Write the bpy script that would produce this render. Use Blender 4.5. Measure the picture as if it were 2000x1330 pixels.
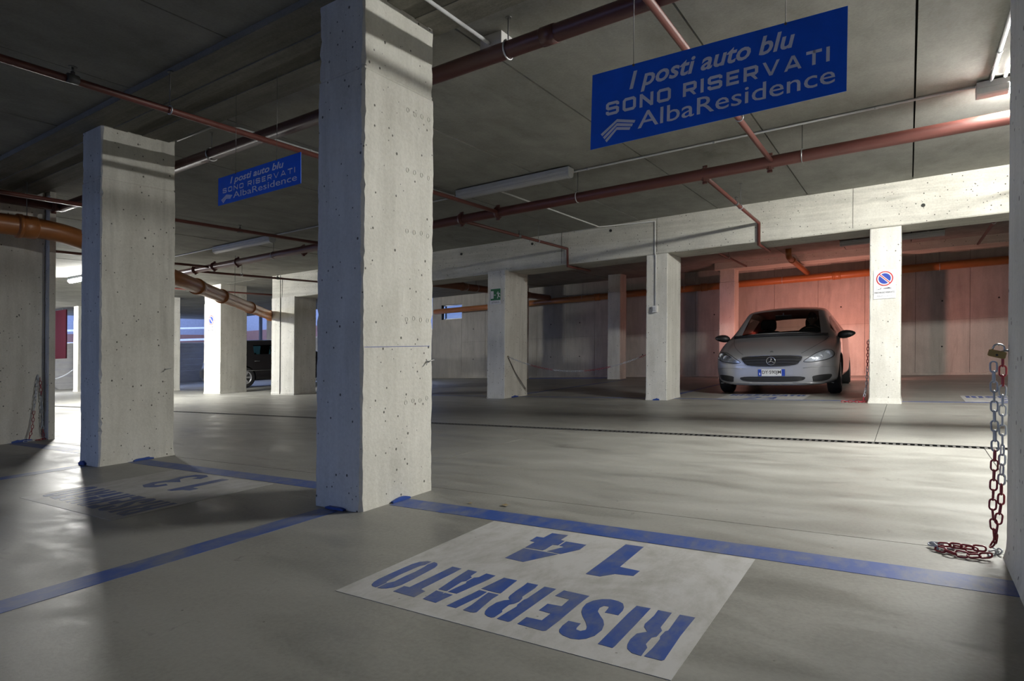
import bpy, bmesh, math, random
from mathutils import Vector, Matrix, Euler
from mathutils.bvhtree import BVHTree
R = math.radians
scene = bpy.context.scene
for o in list(bpy.data.objects):
    bpy.data.objects.remove(o)
COL = scene.collection
rnd = random.Random(7)

# ------------------------------------------------------------------ camera
# X runs along the aisle, Y across it towards the back wall, Z up.
SX, SY = 0.0442, 0.0058            # the whole deck falls gently (drainage / ramp slope)
cam_d = bpy.data.cameras.new('camera')
cam_d.sensor_width = 36; cam_d.sensor_fit = 'HORIZONTAL'; cam_d.lens = 21.578
cam_d.clip_start = 0.02; cam_d.clip_end = 200
cam = bpy.data.objects.new('camera', cam_d); COL.objects.link(cam)
cam.location = (0, 0, 0.81)
cam.rotation_euler = (Matrix.Rotation(R(32.881), 3, 'Z') @ Matrix.Rotation(R(90), 3, 'X') @ Matrix.Rotation(0.0068, 3, 'Z')).to_euler()
scene.camera = cam

# ------------------------------------------------------------------ world, exposure
w = bpy.data.worlds.new('world'); scene.world = w; w.use_nodes = True
bg = w.node_tree.nodes['Background']
bg.inputs[0].default_value = (0.38, 0.52, 1.0, 1); bg.inputs[1].default_value = 5.2
LAMP = 760.0                        # radiance of a burning tube fitting
LAMPCOL = (1.0, 0.985, 0.935)
vs = scene.view_settings
vs.view_transform = 'Standard'; vs.look = 'None'; vs.exposure = 0.0; vs.gamma = 1.0
vs.use_curve_mapping = False
scene.cycles.max_bounces = 7; scene.cycles.diffuse_bounces = 4; scene.cycles.glossy_bounces = 3
scene.cycles.transparent_max_bounces = 12
scene.cycles.use_denoising = True
scene.cycles.sample_clamp_indirect = 6.0
scene.cycles.caustics_reflective = False; scene.cycles.caustics_refractive = False

def S(x, y, h=0.0):
    return Vector((x, y, h + SX * x + SY * y))

# ------------------------------------------------------------------ materials
def newmat(name):
    m = bpy.data.materials.new(name); m.use_nodes = True
    nt = m.node_tree; b = nt.nodes['Principled BSDF']
    return m, nt, b

def L(nt, a, b): nt.links.new(a, b)

def noise(nt, vec, scale, detail=4, rough=0.6, dist=0.0):
    n = nt.nodes.new('ShaderNodeTexNoise'); n.inputs['Scale'].default_value = scale
    n.inputs['Detail'].default_value = detail; n.inputs['Roughness'].default_value = rough
    n.inputs['Distortion'].default_value = dist
    L(nt, vec, n.inputs['Vector']); return n.outputs['Fac']

def ramp(nt, fac, stops):
    r = nt.nodes.new('ShaderNodeValToRGB'); e = r.color_ramp.elements
    while len(e) < len(stops): e.new(0.5)
    for k, (p, c) in enumerate(stops):
        e[k].position = p; e[k].color = (c, c, c, 1) if not isinstance(c, tuple) else (*c, 1)
    L(nt, fac, r.inputs[0]); return r.outputs[0]

def mixc(nt, fac, a, b, mode='MIX'):
    m = nt.nodes.new('ShaderNodeMix'); m.data_type = 'RGBA'; m.blend_type = mode
    for s, v in ((m.inputs[0], fac), (m.inputs[6], a), (m.inputs[7], b)):
        if hasattr(v, 'is_linked'): L(nt, v, s)
        elif isinstance(v, tuple): s.default_value = (*v, 1)
        else: s.default_value = v
    return m.outputs[2]

def worldpos(nt, scale=(1, 1, 1), rot=(0, 0, 0)):
    g = nt.nodes.new('ShaderNodeNewGeometry')
    mp = nt.nodes.new('ShaderNodeMapping'); mp.inputs['Scale'].default_value = scale; mp.inputs['Rotation'].default_value = rot
    L(nt, g.outputs['Position'], mp.inputs['Vector']); return mp.outputs[0]

def bumpn(nt, b, h, strength, dist=0.01):
    bp = nt.nodes.new('ShaderNodeBump'); bp.inputs['Strength'].default_value = strength; bp.inputs['Distance'].default_value = dist
    L(nt, h, bp.inputs['Height']); L(nt, bp.outputs[0], b.inputs['Normal'])

def plain(name, c, rough=0.5, metal=0.0, spec=0.5, emit=None):
    m, nt, b = newmat(name)
    p = worldpos(nt)
    f = noise(nt, p, 9, 4)
    k = ramp(nt, f, [(0.3, 0.86), (0.7, 1.0)])
    L(nt, mixc(nt, 1.0, tuple(c), k, 'MULTIPLY'), b.inputs['Base Color'])
    b.inputs['Roughness'].default_value = rough; b.inputs['Metallic'].default_value = metal
    b.inputs['Specular IOR Level'].default_value = spec
    if emit:
        b.inputs['Emission Color'].default_value = (*emit[0], 1); b.inputs['Emission Strength'].default_value = emit[1]
    return m

def concrete(name, light, dark, streak=(1, 1, 1), pits=True, stain=None, bump=0.35):
    """cast concrete: blotches, streaks along the shuttering, small air holes"""
    m, nt, b = newmat(name)
    p = worldpos(nt); ps = worldpos(nt, streak)
    a = noise(nt, p, 1.6, 5, 0.62, 0.4)
    s = noise(nt, ps, 9.0, 4, 0.65)
    fine = noise(nt, p, 60, 3, 0.6)
    f = mixc(nt, 0.5, a, s)
    f = mixc(nt, 0.22, f, fine)
    c = ramp(nt, f, [(0.32, dark), (0.62, light)])
    # darker water stains
    st = ramp(nt, noise(nt, worldpos(nt, (streak[0] * 1.2, streak[1] * 1.2, streak[2] * .8)), 2.3, 5, 0.7, 0.6), [(0.60, 0.0), (0.74, 1.0)])
    sc = stain or tuple(x * 0.62 for x in dark)
    mm = nt.nodes.new('ShaderNodeMath'); mm.operation = 'MULTIPLY'; mm.inputs[1].default_value = 0.55; L(nt, st, mm.inputs[0])
    c = mixc(nt, mm.outputs[0], c, sc)
    if pits:
        v = nt.nodes.new('ShaderNodeTexVoronoi'); v.inputs['Scale'].default_value = 34
        L(nt, worldpos(nt, (1, 1, .85), (R(31), R(23), R(40))), v.inputs['Vector'])
        sx_ = nt.nodes.new('ShaderNodeSeparateColor'); L(nt, v.outputs['Color'], sx_.inputs[0])
        pw = nt.nodes.new('ShaderNodeMath'); pw.operation = 'POWER'; pw.inputs[1].default_value = 3.6; L(nt, sx_.outputs[0], pw.inputs[0])
        sz = nt.nodes.new('ShaderNodeMath'); sz.operation = 'MULTIPLY'; sz.inputs[1].default_value = 0.27; L(nt, pw.outputs[0], sz.inputs[0])
        df = nt.nodes.new('ShaderNodeMath'); df.operation = 'SUBTRACT'; L(nt, sz.outputs[0], df.inputs[0]); L(nt, v.outputs['Distance'], df.inputs[1])
        dd = ramp(nt, df.outputs[0], [(0.0, 0.0), (0.03, 1.0)])
        sel = ramp(nt, noise(nt, p, 3.1, 3), [(0.30, 0.0), (0.40, 1.0)])
        m2 = nt.nodes.new('ShaderNodeMath'); m2.operation = 'MULTIPLY'; L(nt, sel, m2.inputs[0]); L(nt, dd, m2.inputs[1])
        c = mixc(nt, m2.outputs[0], c, tuple(x * 0.28 for x in dark))
        h = nt.nodes.new('ShaderNodeMath'); h.operation = 'SUBTRACT'; L(nt, fine, h.inputs[0]); L(nt, m2.outputs[0], h.inputs[1]); hh = h.outputs[0]
    else:
        hh = mixc(nt, 0.5, fine, s)
    L(nt, c, b.inputs['Base Color'])
    b.inputs['Roughness'].default_value = 0.85; b.inputs['Specular IOR Level'].default_value = 0.25
    bumpn(nt, b, hh, bump, 0.006)
    return m

M = {}
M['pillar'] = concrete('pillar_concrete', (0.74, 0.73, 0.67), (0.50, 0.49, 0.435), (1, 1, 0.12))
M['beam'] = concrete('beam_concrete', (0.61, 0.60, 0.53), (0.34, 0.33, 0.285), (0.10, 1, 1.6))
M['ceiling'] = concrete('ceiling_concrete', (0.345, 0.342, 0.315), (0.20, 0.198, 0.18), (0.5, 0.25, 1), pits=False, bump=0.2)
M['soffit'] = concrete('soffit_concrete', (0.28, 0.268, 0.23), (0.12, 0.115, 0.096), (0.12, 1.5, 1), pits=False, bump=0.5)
M['wall'] = concrete('wall_concrete', (0.50, 0.475, 0.42), (0.32, 0.30, 0.265), (1, 1, 0.15), pits=False)
M['block'] = concrete('block_wall', (0.42, 0.42, 0.42), (0.30, 0.30, 0.31), (0.3, 0.3, 1.5), pits=False)
M['joint'] = plain('dark_joint', (0.03, 0.03, 0.027), 0.9)

def floor_material():
    m, nt, b = newmat('polished_floor_concrete')
    p = worldpos(nt); pa = worldpos(nt, (0.35, 1.0, 1.0), (0, 0, R(18)))
    a = noise(nt, pa, 0.9, 6, 0.62, 0.5)
    c1 = noise(nt, pa, 4.5, 5, 0.65, 0.4)
    fine = noise(nt, p, 70, 3, 0.6)
    f = mixc(nt, 0.42, a, c1); f = mixc(nt, 0.18, f, fine)
    c = ramp(nt, f, [(0.33, (0.135, 0.133, 0.120)), (0.50, (0.255, 0.253, 0.230)), (0.66, (0.325, 0.322, 0.297))])
    d = ramp(nt, noise(nt, pa, 2.1, 6, 0.7, 0.8), [(0.60, 0.0), (0.72, 1.0)])
    dm = nt.nodes.new('ShaderNodeMath'); dm.operation = 'MULTIPLY'; dm.inputs[1].default_value = 0.62; L(nt, d, dm.inputs[0])
    c = mixc(nt, dm.outputs[0], c, (0.085, 0.081, 0.069))
    sm = ramp(nt, noise(nt, p, 7.5, 6, 0.75, 1.2), [(0.63, 0.0), (0.72, 0.6)])
    c = mixc(nt, sm, c, (0.09, 0.085, 0.072))
    # small grit
    v = nt.nodes.new('ShaderNodeTexVoronoi'); v.inputs['Scale'].default_value = 5.5; L(nt, p, v.inputs['Vector'])
    g = ramp(nt, v.outputs['Distance'], [(0.018, 1.0), (0.03, 0.0)])
    c = mixc(nt, g, c, (0.08, 0.07, 0.06))
    L(nt, c, b.inputs['Base Color'])
    r = ramp(nt, c1, [(0.35, 0.34), (0.68, 0.58)])
    L(nt, r, b.inputs['Roughness'])
    b.inputs['Specular IOR Level'].default_value = 0.42
    bumpn(nt, b, mixc(nt, 0.35, noise(nt, pa, 3.0, 4), fine), 0.10, 0.01)
    return m
M['floor'] = floor_material()

def paint_material(name, base, worn, amount=0.5, rough=0.5):
    m, nt, b = newmat(name)
    p = worldpos(nt); pa = worldpos(nt, (1, 0.45, 1), (0, 0, R(25)))
    f = mixc(nt, 0.45, noise(nt, p, 3.2, 6, 0.72, 0.8), noise(nt, pa, 16, 5, 0.7))
    k = ramp(nt, f, [(0.44, 0.0), (0.62, amount)])
    c = mixc(nt, k, base, worn)
    v = nt.nodes.new('ShaderNodeTexVoronoi'); v.inputs['Scale'].default_value = 11; L(nt, p, v.inputs['Vector'])
    g = ramp(nt, v.outputs['Distance'], [(0.03, 0.7), (0.05, 0.0)])
    c = mixc(nt, g, c, tuple(x * 0.55 for x in worn))
    L(nt, c, b.inputs['Base Color']); b.inputs['Roughness'].default_value = rough
    b.inputs['Specular IOR Level'].default_value = 0.4
    return m
M['blue_paint'] = paint_material('worn_blue_paint', (0.032, 0.075, 0.28), (0.15, 0.165, 0.215), 0.85)
M['white_paint'] = paint_material('worn_white_paint', (0.47, 0.47, 0.465), (0.31, 0.305, 0.275), 0.8)
M['skylit_blue'] = plain('skylit_blue_paint', (0.16, 0.26, 0.75), 0.5)  # bay-line blue made paler, skylight on the strip put into the colour
M['blue_smear'] = plain('blue_paint_smear', (0.02, 0.07, 0.33), 0.5)

M['pipe_red'] = plain('red_pipe_paint', (0.135, 0.043, 0.034), 0.42)
M['pipe_dark'] = plain('dark_red_pipe_paint', (0.085, 0.027, 0.024), 0.42)
M['pipe_orange'] = plain('orange_sewer_pipe', (0.42, 0.155, 0.045), 0.35)
M['pipe_brown'] = plain('brown_sewer_pipe', (0.27, 0.125, 0.075), 0.28)
M['galv'] = plain('galvanised_steel', (0.55, 0.56, 0.57), 0.38, 0.6)
M['rod'] = plain('dull_steel_rod', (0.16, 0.16, 0.155), 0.5, 0.5)
M['conduit'] = plain('grey_plastic_conduit', (0.52, 0.53, 0.54), 0.5)
M['white_plastic'] = plain('white_plastic', (0.70, 0.70, 0.68), 0.45)
M['housing'] = plain('lamp_housing', (0.50, 0.51, 0.51), 0.45)
M['sign_blue'] = plain('sign_blue', (0.003, 0.14, 0.84), 0.5)
M['sign_white'] = plain('sign_lettering', (0.93, 0.94, 1.0), 0.6)
M['white'] = plain('white_sheet', (0.68, 0.69, 0.71), 0.5)
M['red'] = plain('sign_red', (0.50, 0.008, 0.010), 0.5)
M['blue'] = plain('sign_disc_blue', (0.008, 0.045, 0.36), 0.5)
M['green'] = plain('sign_green', (0.012, 0.14, 0.05), 0.5)
M['black'] = plain('black_ink', (0.02, 0.02, 0.02), 0.6)
M['grey_ink'] = plain('grey_ink', (0.35, 0.36, 0.40), 0.6)
M['brass'] = plain('brass', (0.38, 0.26, 0.09), 0.4, 0.8)
M['chain_red'] = plain('red_plastic_link', (0.27, 0.018, 0.03), 0.4)
M['chain_white'] = plain('white_plastic_link', (0.42, 0.45, 0.50), 0.4)
M['board_red'] = plain('dark_red_board', (0.036, 0.005, 0.010), 0.9, 0.0, 0.1)
M['iron'] = plain('grate_iron', (0.10, 0.10, 0.095), 0.5, 0.5)
M['leaf'] = plain('dry_leaf', (0.42, 0.33, 0.18), 0.8)
M['outside'] = plain('outside_wall_render', (0.23, 0.24, 0.27), 0.9)
M['brick_dark'] = plain('dark_brick_red', (0.20, 0.10, 0.075), 0.9)

def lit_mat(name, col, s):
    m, nt, b = newmat(name)
    b.inputs['Base Color'].default_value = (0.9, 0.9, 0.9, 1)
    b.inputs['Emission Color'].default_value = (*col, 1); b.inputs['Emission Strength'].default_value = s
    return m
M['lamp_on'] = lit_mat('lamp_lens_burning', LAMPCOL, LAMP)
def lens_mat():
    m, nt, b = newmat('lamp_lens_off')
    wv = nt.nodes.new('ShaderNodeTexWave'); wv.inputs['Scale'].default_value = 60
    tc = nt.nodes.new('ShaderNodeTexCoord'); L(nt, tc.outputs['Object'], wv.inputs['Vector'])
    wv.bands_direction = 'Y'
    L(nt, ramp(nt, wv.outputs['Fac'], [(0.2, (0.42, 0.42, 0.42)), (0.8, (0.60, 0.60, 0.60))]), b.inputs['Base Color'])
    b.inputs['Roughness'].default_value = 0.22
    return m
M['lens'] = lens_mat()

def car_paint(name, c, metal, rough):
    m, nt, b = newmat(name)
    g = nt.nodes.new('ShaderNodeNewGeometry')
    L(nt, mixc(nt, g.outputs['Backfacing'], c, (0.02, 0.02, 0.02)), b.inputs['Base Color'])
    mt = nt.nodes.new('ShaderNodeMath'); mt.operation = 'MULTIPLY_ADD'; mt.inputs[1].default_value = -metal; mt.inputs[2].default_value = metal
    L(nt, g.outputs['Backfacing'], mt.inputs[0]); L(nt, mt.outputs[0], b.inputs['Metallic'])
    b.inputs['Roughness'].default_value = rough
    b.inputs['Coat Weight'].default_value = 0.6; b.inputs['Coat Roughness'].default_value = 0.06
    return m
M['silver'] = car_paint('silver_car_paint', (0.36, 0.365, 0.38), 0.5, 0.34)
M['van_paint'] = car_paint('black_car_paint', (0.012, 0.011, 0.012), 0.2, 0.3)

def glass(name, tint, refl):
    m, nt, b = newmat(name); nt.nodes.remove(b)
    out = nt.nodes['Material Output']
    t = nt.nodes.new('ShaderNodeBsdfTransparent'); t.inputs[0].default_value = (*tint, 1)
    g = nt.nodes.new('ShaderNodeBsdfGlossy'); g.inputs['Roughness'].default_value = 0.03
    f = nt.nodes.new('ShaderNodeFresnel'); f.inputs[0].default_value = 1.45
    k = nt.nodes.new('ShaderNodeMath'); k.operation = 'MULTIPLY'; k.inputs[1].default_value = refl; L(nt, f.outputs[0], k.inputs[0])
    mx = nt.nodes.new('ShaderNodeMixShader'); L(nt, k.outputs[0], mx.inputs[0]); L(nt, t.outputs[0], mx.inputs[1]); L(nt, g.outputs[0], mx.inputs[2])
    L(nt, mx.outputs[0], out.inputs[0]); return m
M['car_glass'] = glass('car_window_glass', (0.62, 0.68, 0.66), 0.8)
M['tint_glass'] = glass('tinted_window_glass', (0.25, 0.42, 0.42), 0.9)
M['pane'] = glass('window_pane_glass', (0.9, 0.95, 0.97), 0.8)
M['lamp_glass'] = glass('headlamp_lens', (0.92, 0.94, 0.96), 1.0)
M['chrome'] = plain('chrome', (0.75, 0.76, 0.78), 0.12, 1.0)
M['reflector'] = plain('lamp_reflector', (0.62, 0.64, 0.68), 0.25, 0.35)
M['bowl'] = plain('bright_lamp_bowl', (0.86, 0.88, 0.92), 0.15, 0.45)
M['trim'] = plain('black_trim', (0.014, 0.014, 0.015), 0.45)
M['rubber'] = plain('tyre_rubber', (0.018, 0.018, 0.018), 0.75)
M['alloy'] = plain('wheel_alloy', (0.45, 0.45, 0.46), 0.3, 0.7)
M['cabin'] = plain('dark_cabin_fabric', (0.018, 0.018, 0.02), 0.85)
M['brake'] = lit_mat('brake_lamp_on', (1.0, 0.12, 0.08), 10.0)
M['plate'] = plain('number_plate_white', (0.62, 0.64, 0.66), 0.5)
M['skin'] = plain('skin', (0.42, 0.26, 0.18), 0.6)
M['cloth'] = plain('dark_jacket', (0.03, 0.035, 0.04), 0.85)
M['hair'] = plain('dark_hair', (0.015, 0.012, 0.01), 0.7)

# ------------------------------------------------------------------ object helpers
def setp(o, label=None, cat=None, group=None, kind=None):
    if label: o['label'] = label
    if cat: o['category'] = cat
    if group: o['group'] = group
    if kind: o['kind'] = kind
    return o

def thing(name, label, cat, base, group=None, kind=None):
    o = bpy.data.objects.new(name, None); COL.objects.link(o)
    o.location = base; o.empty_display_size = 0.1
    return setp(o, label, cat, group, kind)

def wloc(o):
    v = Vector((0, 0, 0))
    while o is not None:
        v = v + o.location; o = o.parent
    return v

class MB:
    def __init__(self): self.v = []; self.f = []; self.s = []
    def add(self, vs, fs, smooth=False):
        n = len(self.v); self.v += [Vector(p) for p in vs]
        self.f += [tuple(i + n for i in f) for f in fs]; self.s += [smooth] * len(fs)
        return self
    def hexa(self, p, smooth=False):
        return self.add(p, [(0, 3, 2, 1), (4, 5, 6, 7), (0, 1, 5, 4), (1, 2, 6, 5), (2, 3, 7, 6), (3, 0, 4, 7)], smooth)
    def box(self, x0, x1, y0, y1, h0, h1):       # follows the deck slope
        return self.hexa([S(x0, y0, h0), S(x1, y0, h0), S(x1, y1, h0), S(x0, y1, h0), S(x0, y0, h1), S(x1, y0, h1), S(x1, y1, h1), S(x0, y1, h1)])
    def rbox(self, x0, x1, y0, y1, z0, z1):      # plain axis box
        return self.hexa([(x0, y0, z0), (x1, y0, z0), (x1, y1, z0), (x0, y1, z0), (x0, y0, z1), (x1, y0, z1), (x1, y1, z1), (x0, y1, z1)])
    def tube(self, pts, r, n=12, caps=True, smooth=True, closed=False):
        pts = [Vector(p) for p in pts]; rings = []
        m = len(pts); up = None
        for i, p in enumerate(pts):
            if closed: d = (pts[(i + 1) % m] - pts[i - 1])
            else: d = pts[min(i + 1, m - 1)] - pts[max(i - 1, 0)]
            d.normalize()
            if up is None:
                up = Vector((0, 0, 1)) if abs(d.z) < 0.9 else Vector((1, 0, 0))
            a = d.cross(up); a.normalize(); b = a.cross(d); b.normalize(); up = b
            rr = r[i] if isinstance(r, (list, tuple)) else r
            rings.append([p + a * math.cos(2 * math.pi * k / n) * rr + b * math.sin(2 * math.pi * k / n) * rr for k in range(n)])
        vs = [q for g in rings for q in g]; fs = []
        for i in range(m if closed else m - 1):
            j = (i + 1) % m
            for k in range(n):
                fs.append((i * n + k, i * n + (k + 1) % n, j * n + (k + 1) % n, j * n + k))
        self.add(vs, fs, smooth)
        if caps and not closed:
            b0 = len(self.v) - len(vs)
            self.f.append(tuple(b0 + k for k in reversed(range(n)))); self.s.append(False)
            self.f.append(tuple(b0 + (m - 1) * n + k for k in range(n))); self.s.append(False)
        return self
    def prism(self, poly, fr, th):
        """poly 2-D outline, fr(u,v,w) -> 3-D, extruded 0..th"""
        n = len(poly)
        a = sum(poly[i][0] * poly[(i + 1) % n][1] - poly[(i + 1) % n][0] * poly[i][1] for i in range(n))
        vs = [fr(u, v, 0) for u, v in poly] + [fr(u, v, th) for u, v in poly]
        fs = [tuple(reversed(range(n))), tuple(range(n, 2 * n))] + [(i, (i + 1) % n, n + (i + 1) % n, n + i) for i in range(n)]
        return self.add(vs, fs)
    def obj(self, name, mat, parent=None, **kw):
        base = wloc(parent) if parent else kw.pop('base', None)
        if base is None:
            base = Vector((sum(p.x for p in self.v) / len(self.v), sum(p.y for p in self.v) / len(self.v), min(p.z for p in self.v)))
        off = base
        if parent:
            c = sum(self.v, Vector()) / len(self.v); off = c
        me = bpy.data.meshes.new(name)
        me.from_pydata([tuple(p - off) for p in self.v], [], self.f)
        me.polygons.foreach_set('use_smooth', self.s)
        me.update()
        bm = bmesh.new(); bm.from_mesh(me); bmesh.ops.recalc_face_normals(bm, faces=bm.faces); bm.to_mesh(me); bm.free()
        if isinstance(mat, str): mat = M[mat]
        me.materials.append(mat)
        o = bpy.data.objects.new(name, me); COL.objects.link(o)
        o.location = off - (wloc(parent) if parent else Vector())
        if parent: o.parent = parent
        return setp(o, **kw)

def arc_pts(c, a, b, r, a0, a1, n):
    return [c + a * (math.cos(t) * r) + b * (math.sin(t) * r) for t in [a0 + (a1 - a0) * k / n for k in range(n + 1)]]

# ================================================================== SETTING
def slab(name, mat, x0, x1, y0, y1, h0, h1, parent=None, **kw):
    return MB().box(x0, x1, y0, y1, h0, h1).obj(name, mat, parent, **kw)

XL, XR, YN, YB = -26.0, 7.0, -14.0, 16.4
# ---- floor: a dark sub-base with the cast bays laid on it, joints left open
floor = slab('floor', 'joint', XL - 8, XR + .3, YN - .3, YB + 8, -0.25, -0.012,
             label='smooth grey concrete garage floor with saw-cut joints and blue paint', cat='floor', kind='structure')
rows = [(YN, 2.895, [-19.2, -12.2, -7.0, XR]), (2.90, 5.552, [-15.8, -8.4, -3.02, 0.463, XR]),
        (5.672, 9.02, [-18, -12.6, -7.4, -0.225, XR]), (9.025, 12.6, [-18, -12.4, -7.2, -0.22, XR]), (12.605, YB, [-18, -12.4, -7.2, -0.22, XR])]
for y0, y1, xs in rows:
    xp = XL - 8
    for xe in xs:
        slab('floor_slab', 'floor', xp + .0025, xe - .0025, y0, y1, -0.013, 0, floor); xp = xe

# ---- ceiling: precast slabs 1.18 m wide, joints running across the aisle
HC = 2.79
ceiling = thing('ceiling', 'grey concrete ceiling of precast slabs with open joints', 'ceiling', S(-5, 5, HC), kind='structure')
slab('ceiling_deck', 'joint', XL - .3, XR + .3, YN - .3, YB + .3, HC + .10, HC + .35, ceiling)
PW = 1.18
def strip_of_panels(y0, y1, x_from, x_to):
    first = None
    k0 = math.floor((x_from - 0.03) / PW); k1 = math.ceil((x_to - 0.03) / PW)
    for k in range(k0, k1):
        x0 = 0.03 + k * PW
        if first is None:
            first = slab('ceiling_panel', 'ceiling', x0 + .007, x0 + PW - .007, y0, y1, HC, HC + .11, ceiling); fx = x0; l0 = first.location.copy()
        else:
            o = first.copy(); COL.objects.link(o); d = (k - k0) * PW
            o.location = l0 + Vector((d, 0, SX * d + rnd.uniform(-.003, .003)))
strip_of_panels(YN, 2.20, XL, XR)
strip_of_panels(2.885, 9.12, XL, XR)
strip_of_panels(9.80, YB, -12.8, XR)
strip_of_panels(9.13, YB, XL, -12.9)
# flat cast beam over the front pillars: imprint of the shuttering boards, each a hair proud or back
yb = 2.20
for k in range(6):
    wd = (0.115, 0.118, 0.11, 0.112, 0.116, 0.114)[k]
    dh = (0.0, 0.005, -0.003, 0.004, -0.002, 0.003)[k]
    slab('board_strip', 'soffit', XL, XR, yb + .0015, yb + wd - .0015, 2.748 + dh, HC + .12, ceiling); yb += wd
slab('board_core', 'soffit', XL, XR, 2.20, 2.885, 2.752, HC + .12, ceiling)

# ---- main beam along the far side of the aisle
def beam_mesh(x0, x1, y0, y1, h0, h1):
    m = MB(); n = int((x1 - x0) / 0.35)
    # rounded, slightly ragged lower arrises
    prof = [(y0, h1), (y0, h0 + .012), (y0 + .012, h0), (y1 - .012, h0), (y1, h0 + .012), (y1, h1)]
    vs = []
    for i in range(n + 1):
        x = x0 + (x1 - x0) * i / n
        for j, (y, h) in enumerate(prof):
            vs.append(S(x, y + rnd.uniform(-.002, .002), h + (rnd.uniform(-.004, .003) if j in (1, 2) else 0)))
    fs = []
    for i in range(n):
        for j in range(5):
            fs.append((i * 6 + j, i * 6 + j + 1, (i + 1) * 6 + j + 1, (i + 1) * 6 + j))
    fs.append(tuple(range(6))); fs.append(tuple(n * 6 + j for j in range(6)))
    return m.add(vs, fs)
beam = beam_mesh(-12.62, XR, 9.09, 9.76, 2.24, 2.82).obj('concrete_beam', 'beam', None, label='deep pale concrete beam across the far side of the aisle', cat='beam', kind='structure')
for X, h in ((0.14, 2.45), (-4.01, 2.70), (-5.47, 2.67), (-7.01, 2.67), (-13.2, 2.6)):
    if X > -12.6:
        MB().tube([S(X, 9.079, h), S(X, 9.10, h)], 0.022, 10).obj('tie_hole', 'joint', beam)
for X in (-0.62, -4.9, -3.25, -8.9):
    slab('shutter_joint', 'joint', X, X + .004, 9.0865, 9.092, 2.27, 2.79, beam)
beam2 = beam_mesh(-3.95, XR, 15.1, 15.75, 2.62, 2.82).obj('concrete_beam', 'beam', None, label='shallow concrete beam over the row of pillars by the back wall', cat='beam', kind='structure')

# ---- pillars
def pillar_mesh(x0, x1, y0, y1, h1, form=2.335, chips=1.0, seed=0):
    rr = random.Random(seed); m = MB(); c = 0.010
    hs = [-.01]; h = 0.0
    while h < h1 - 0.02:
        hs.append(h); h += 0.035
    hs += [form - .012, form - .004, form + .004, form + .012] if form < h1 - .05 else []
    hs = sorted(set(hs)) + [h1]
    n = 8; vs = []
    drift = [0] * 4
    for i, hh in enumerate(hs):
        o = 0.004 if hh > form else 0.0
        if form - .005 < hh < form + .005: o = 0.007
        foot = 0.012 if hh < 0.03 else (0.006 if hh < .06 else 0)
        e = -o + foot * rr.uniform(.2, 1.4)
        X0, X1, Y0, Y1 = x0 - e, x1 + e, y0 - e, y1 + e
        cs = []
        for q in range(4):
            drift[q] = 0.45 * drift[q] + rr.uniform(-.0035, .0042) * chips
            k = c + max(-.006, drift[q]) + (rr.uniform(.004, .013) * chips if rr.random() < 0.07 else 0)
            cs.append(max(.003, k))
        vs += [S(X0 + cs[0], Y0, hh), S(X1 - cs[1], Y0, hh), S(X1, Y0 + cs[1], hh), S(X1, Y1 - cs[2], hh),
               S(X1 - cs[2], Y1, hh), S(X0 + cs[3], Y1, hh), S(X0, Y1 - cs[3], hh), S(X0, Y0 + cs[0], hh)]
    fs = []
    for i in range(len(hs) - 1):
        for j in range(n):
            fs.append((i * n + j, i * n + (j + 1) % n, (i + 1) * n + (j + 1) % n, (i + 1) * n + j))
    fs.append(tuple(reversed(range(n)))); fs.append(tuple((len(hs) - 1) * n + j for j in range(n)))
    return m.add(vs, fs)

def pillar(x0, x1, y0, y1, h1, label, group, seed=0, chips=1.0, form=2.335, joint=True):
    o = pillar_mesh(x0, x1, y0, y1, h1, form, chips, seed).obj('concrete_pillar', 'pillar', None, label=label, cat='pillar', group=group, kind='structure',
                                                        base=S((x0 + x1) / 2, (y0 + y1) / 2, 0))
    return o
GF = 'pillars on the near side of the aisle'; GB = 'pillars under the deep beam'; GM = 'pillars near the back wall'
P_main = pillar(-2.753, -2.395, 2.262, 2.832, 2.80, 'big pale concrete pillar between the bays numbered 13 and 14', GF, 1)
P_left = pillar(-5.80, -5.46, 2.345, 2.945, 2.80, 'concrete pillar with one grey-shaded front, behind the bay numbered 13', GF, 2)
P_third = pillar(-8.60, -8.22, 2.35, 2.968, 2.80, 'dark concrete pillar with a red and white chain hanging on its face, under the orange pipe', GF, 3)
slab('pillar_return', 'pillar', -8.60, -8.118, 2.970, 3.03, 0, 2.80, P_third)
P_right = pillar(0.303, 0.665, 2.31, 2.86, 2.80, 'dark concrete pillar at the picture edge with a padlocked chain on its side', GF, 4)
P1697 = pillar(-0.428, -0.085, 9.12, 9.72, 2.26, 'pale pillar with the round no-parking sheet, beside the silver car', GB, 5, .6)
P1262 = pillar(-3.425, -3.085, 9.12, 9.76, 2.26, 'pale pillar with a white conduit and switch box down its front', GB, 6, .6)
P950 = pillar(-6.335, -5.955, 8.98, 9.74, 2.26, 'pale pillar with the green emergency exit sign', GB, 7, .6)
P_8 = pillar(-9.30, -8.95, 9.12, 9.72, 2.26, 'pillar under the deep beam, hidden behind the big pillar', GB, 8, .6)
P_545 = pillar(-12.62, -11.78, 9.07, 9.68, 2.26, 'broad pillar at the end of the deep beam, in front of the black minivan', GB, 9, .6)
P_409 = pillar(-15.38, -14.66, 9.05, 9.80, 2.80, 'brightly lit pillar with a small no-parking sheet, behind the wheel of the black minivan', GB, 10, .6)
P_354 = pillar(-19.0, -18.42, 9.2, 10.1, 2.80, 'narrow sliver of a pale pillar just right of the second near pillar', GB, 11, .6)
P_col = pillar(-23.02, -22.70, 9.1, 9.8, 2.80, 'white glaring pillar in the gap beyond the chain-hung pillar', GB, 12, .6)
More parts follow.
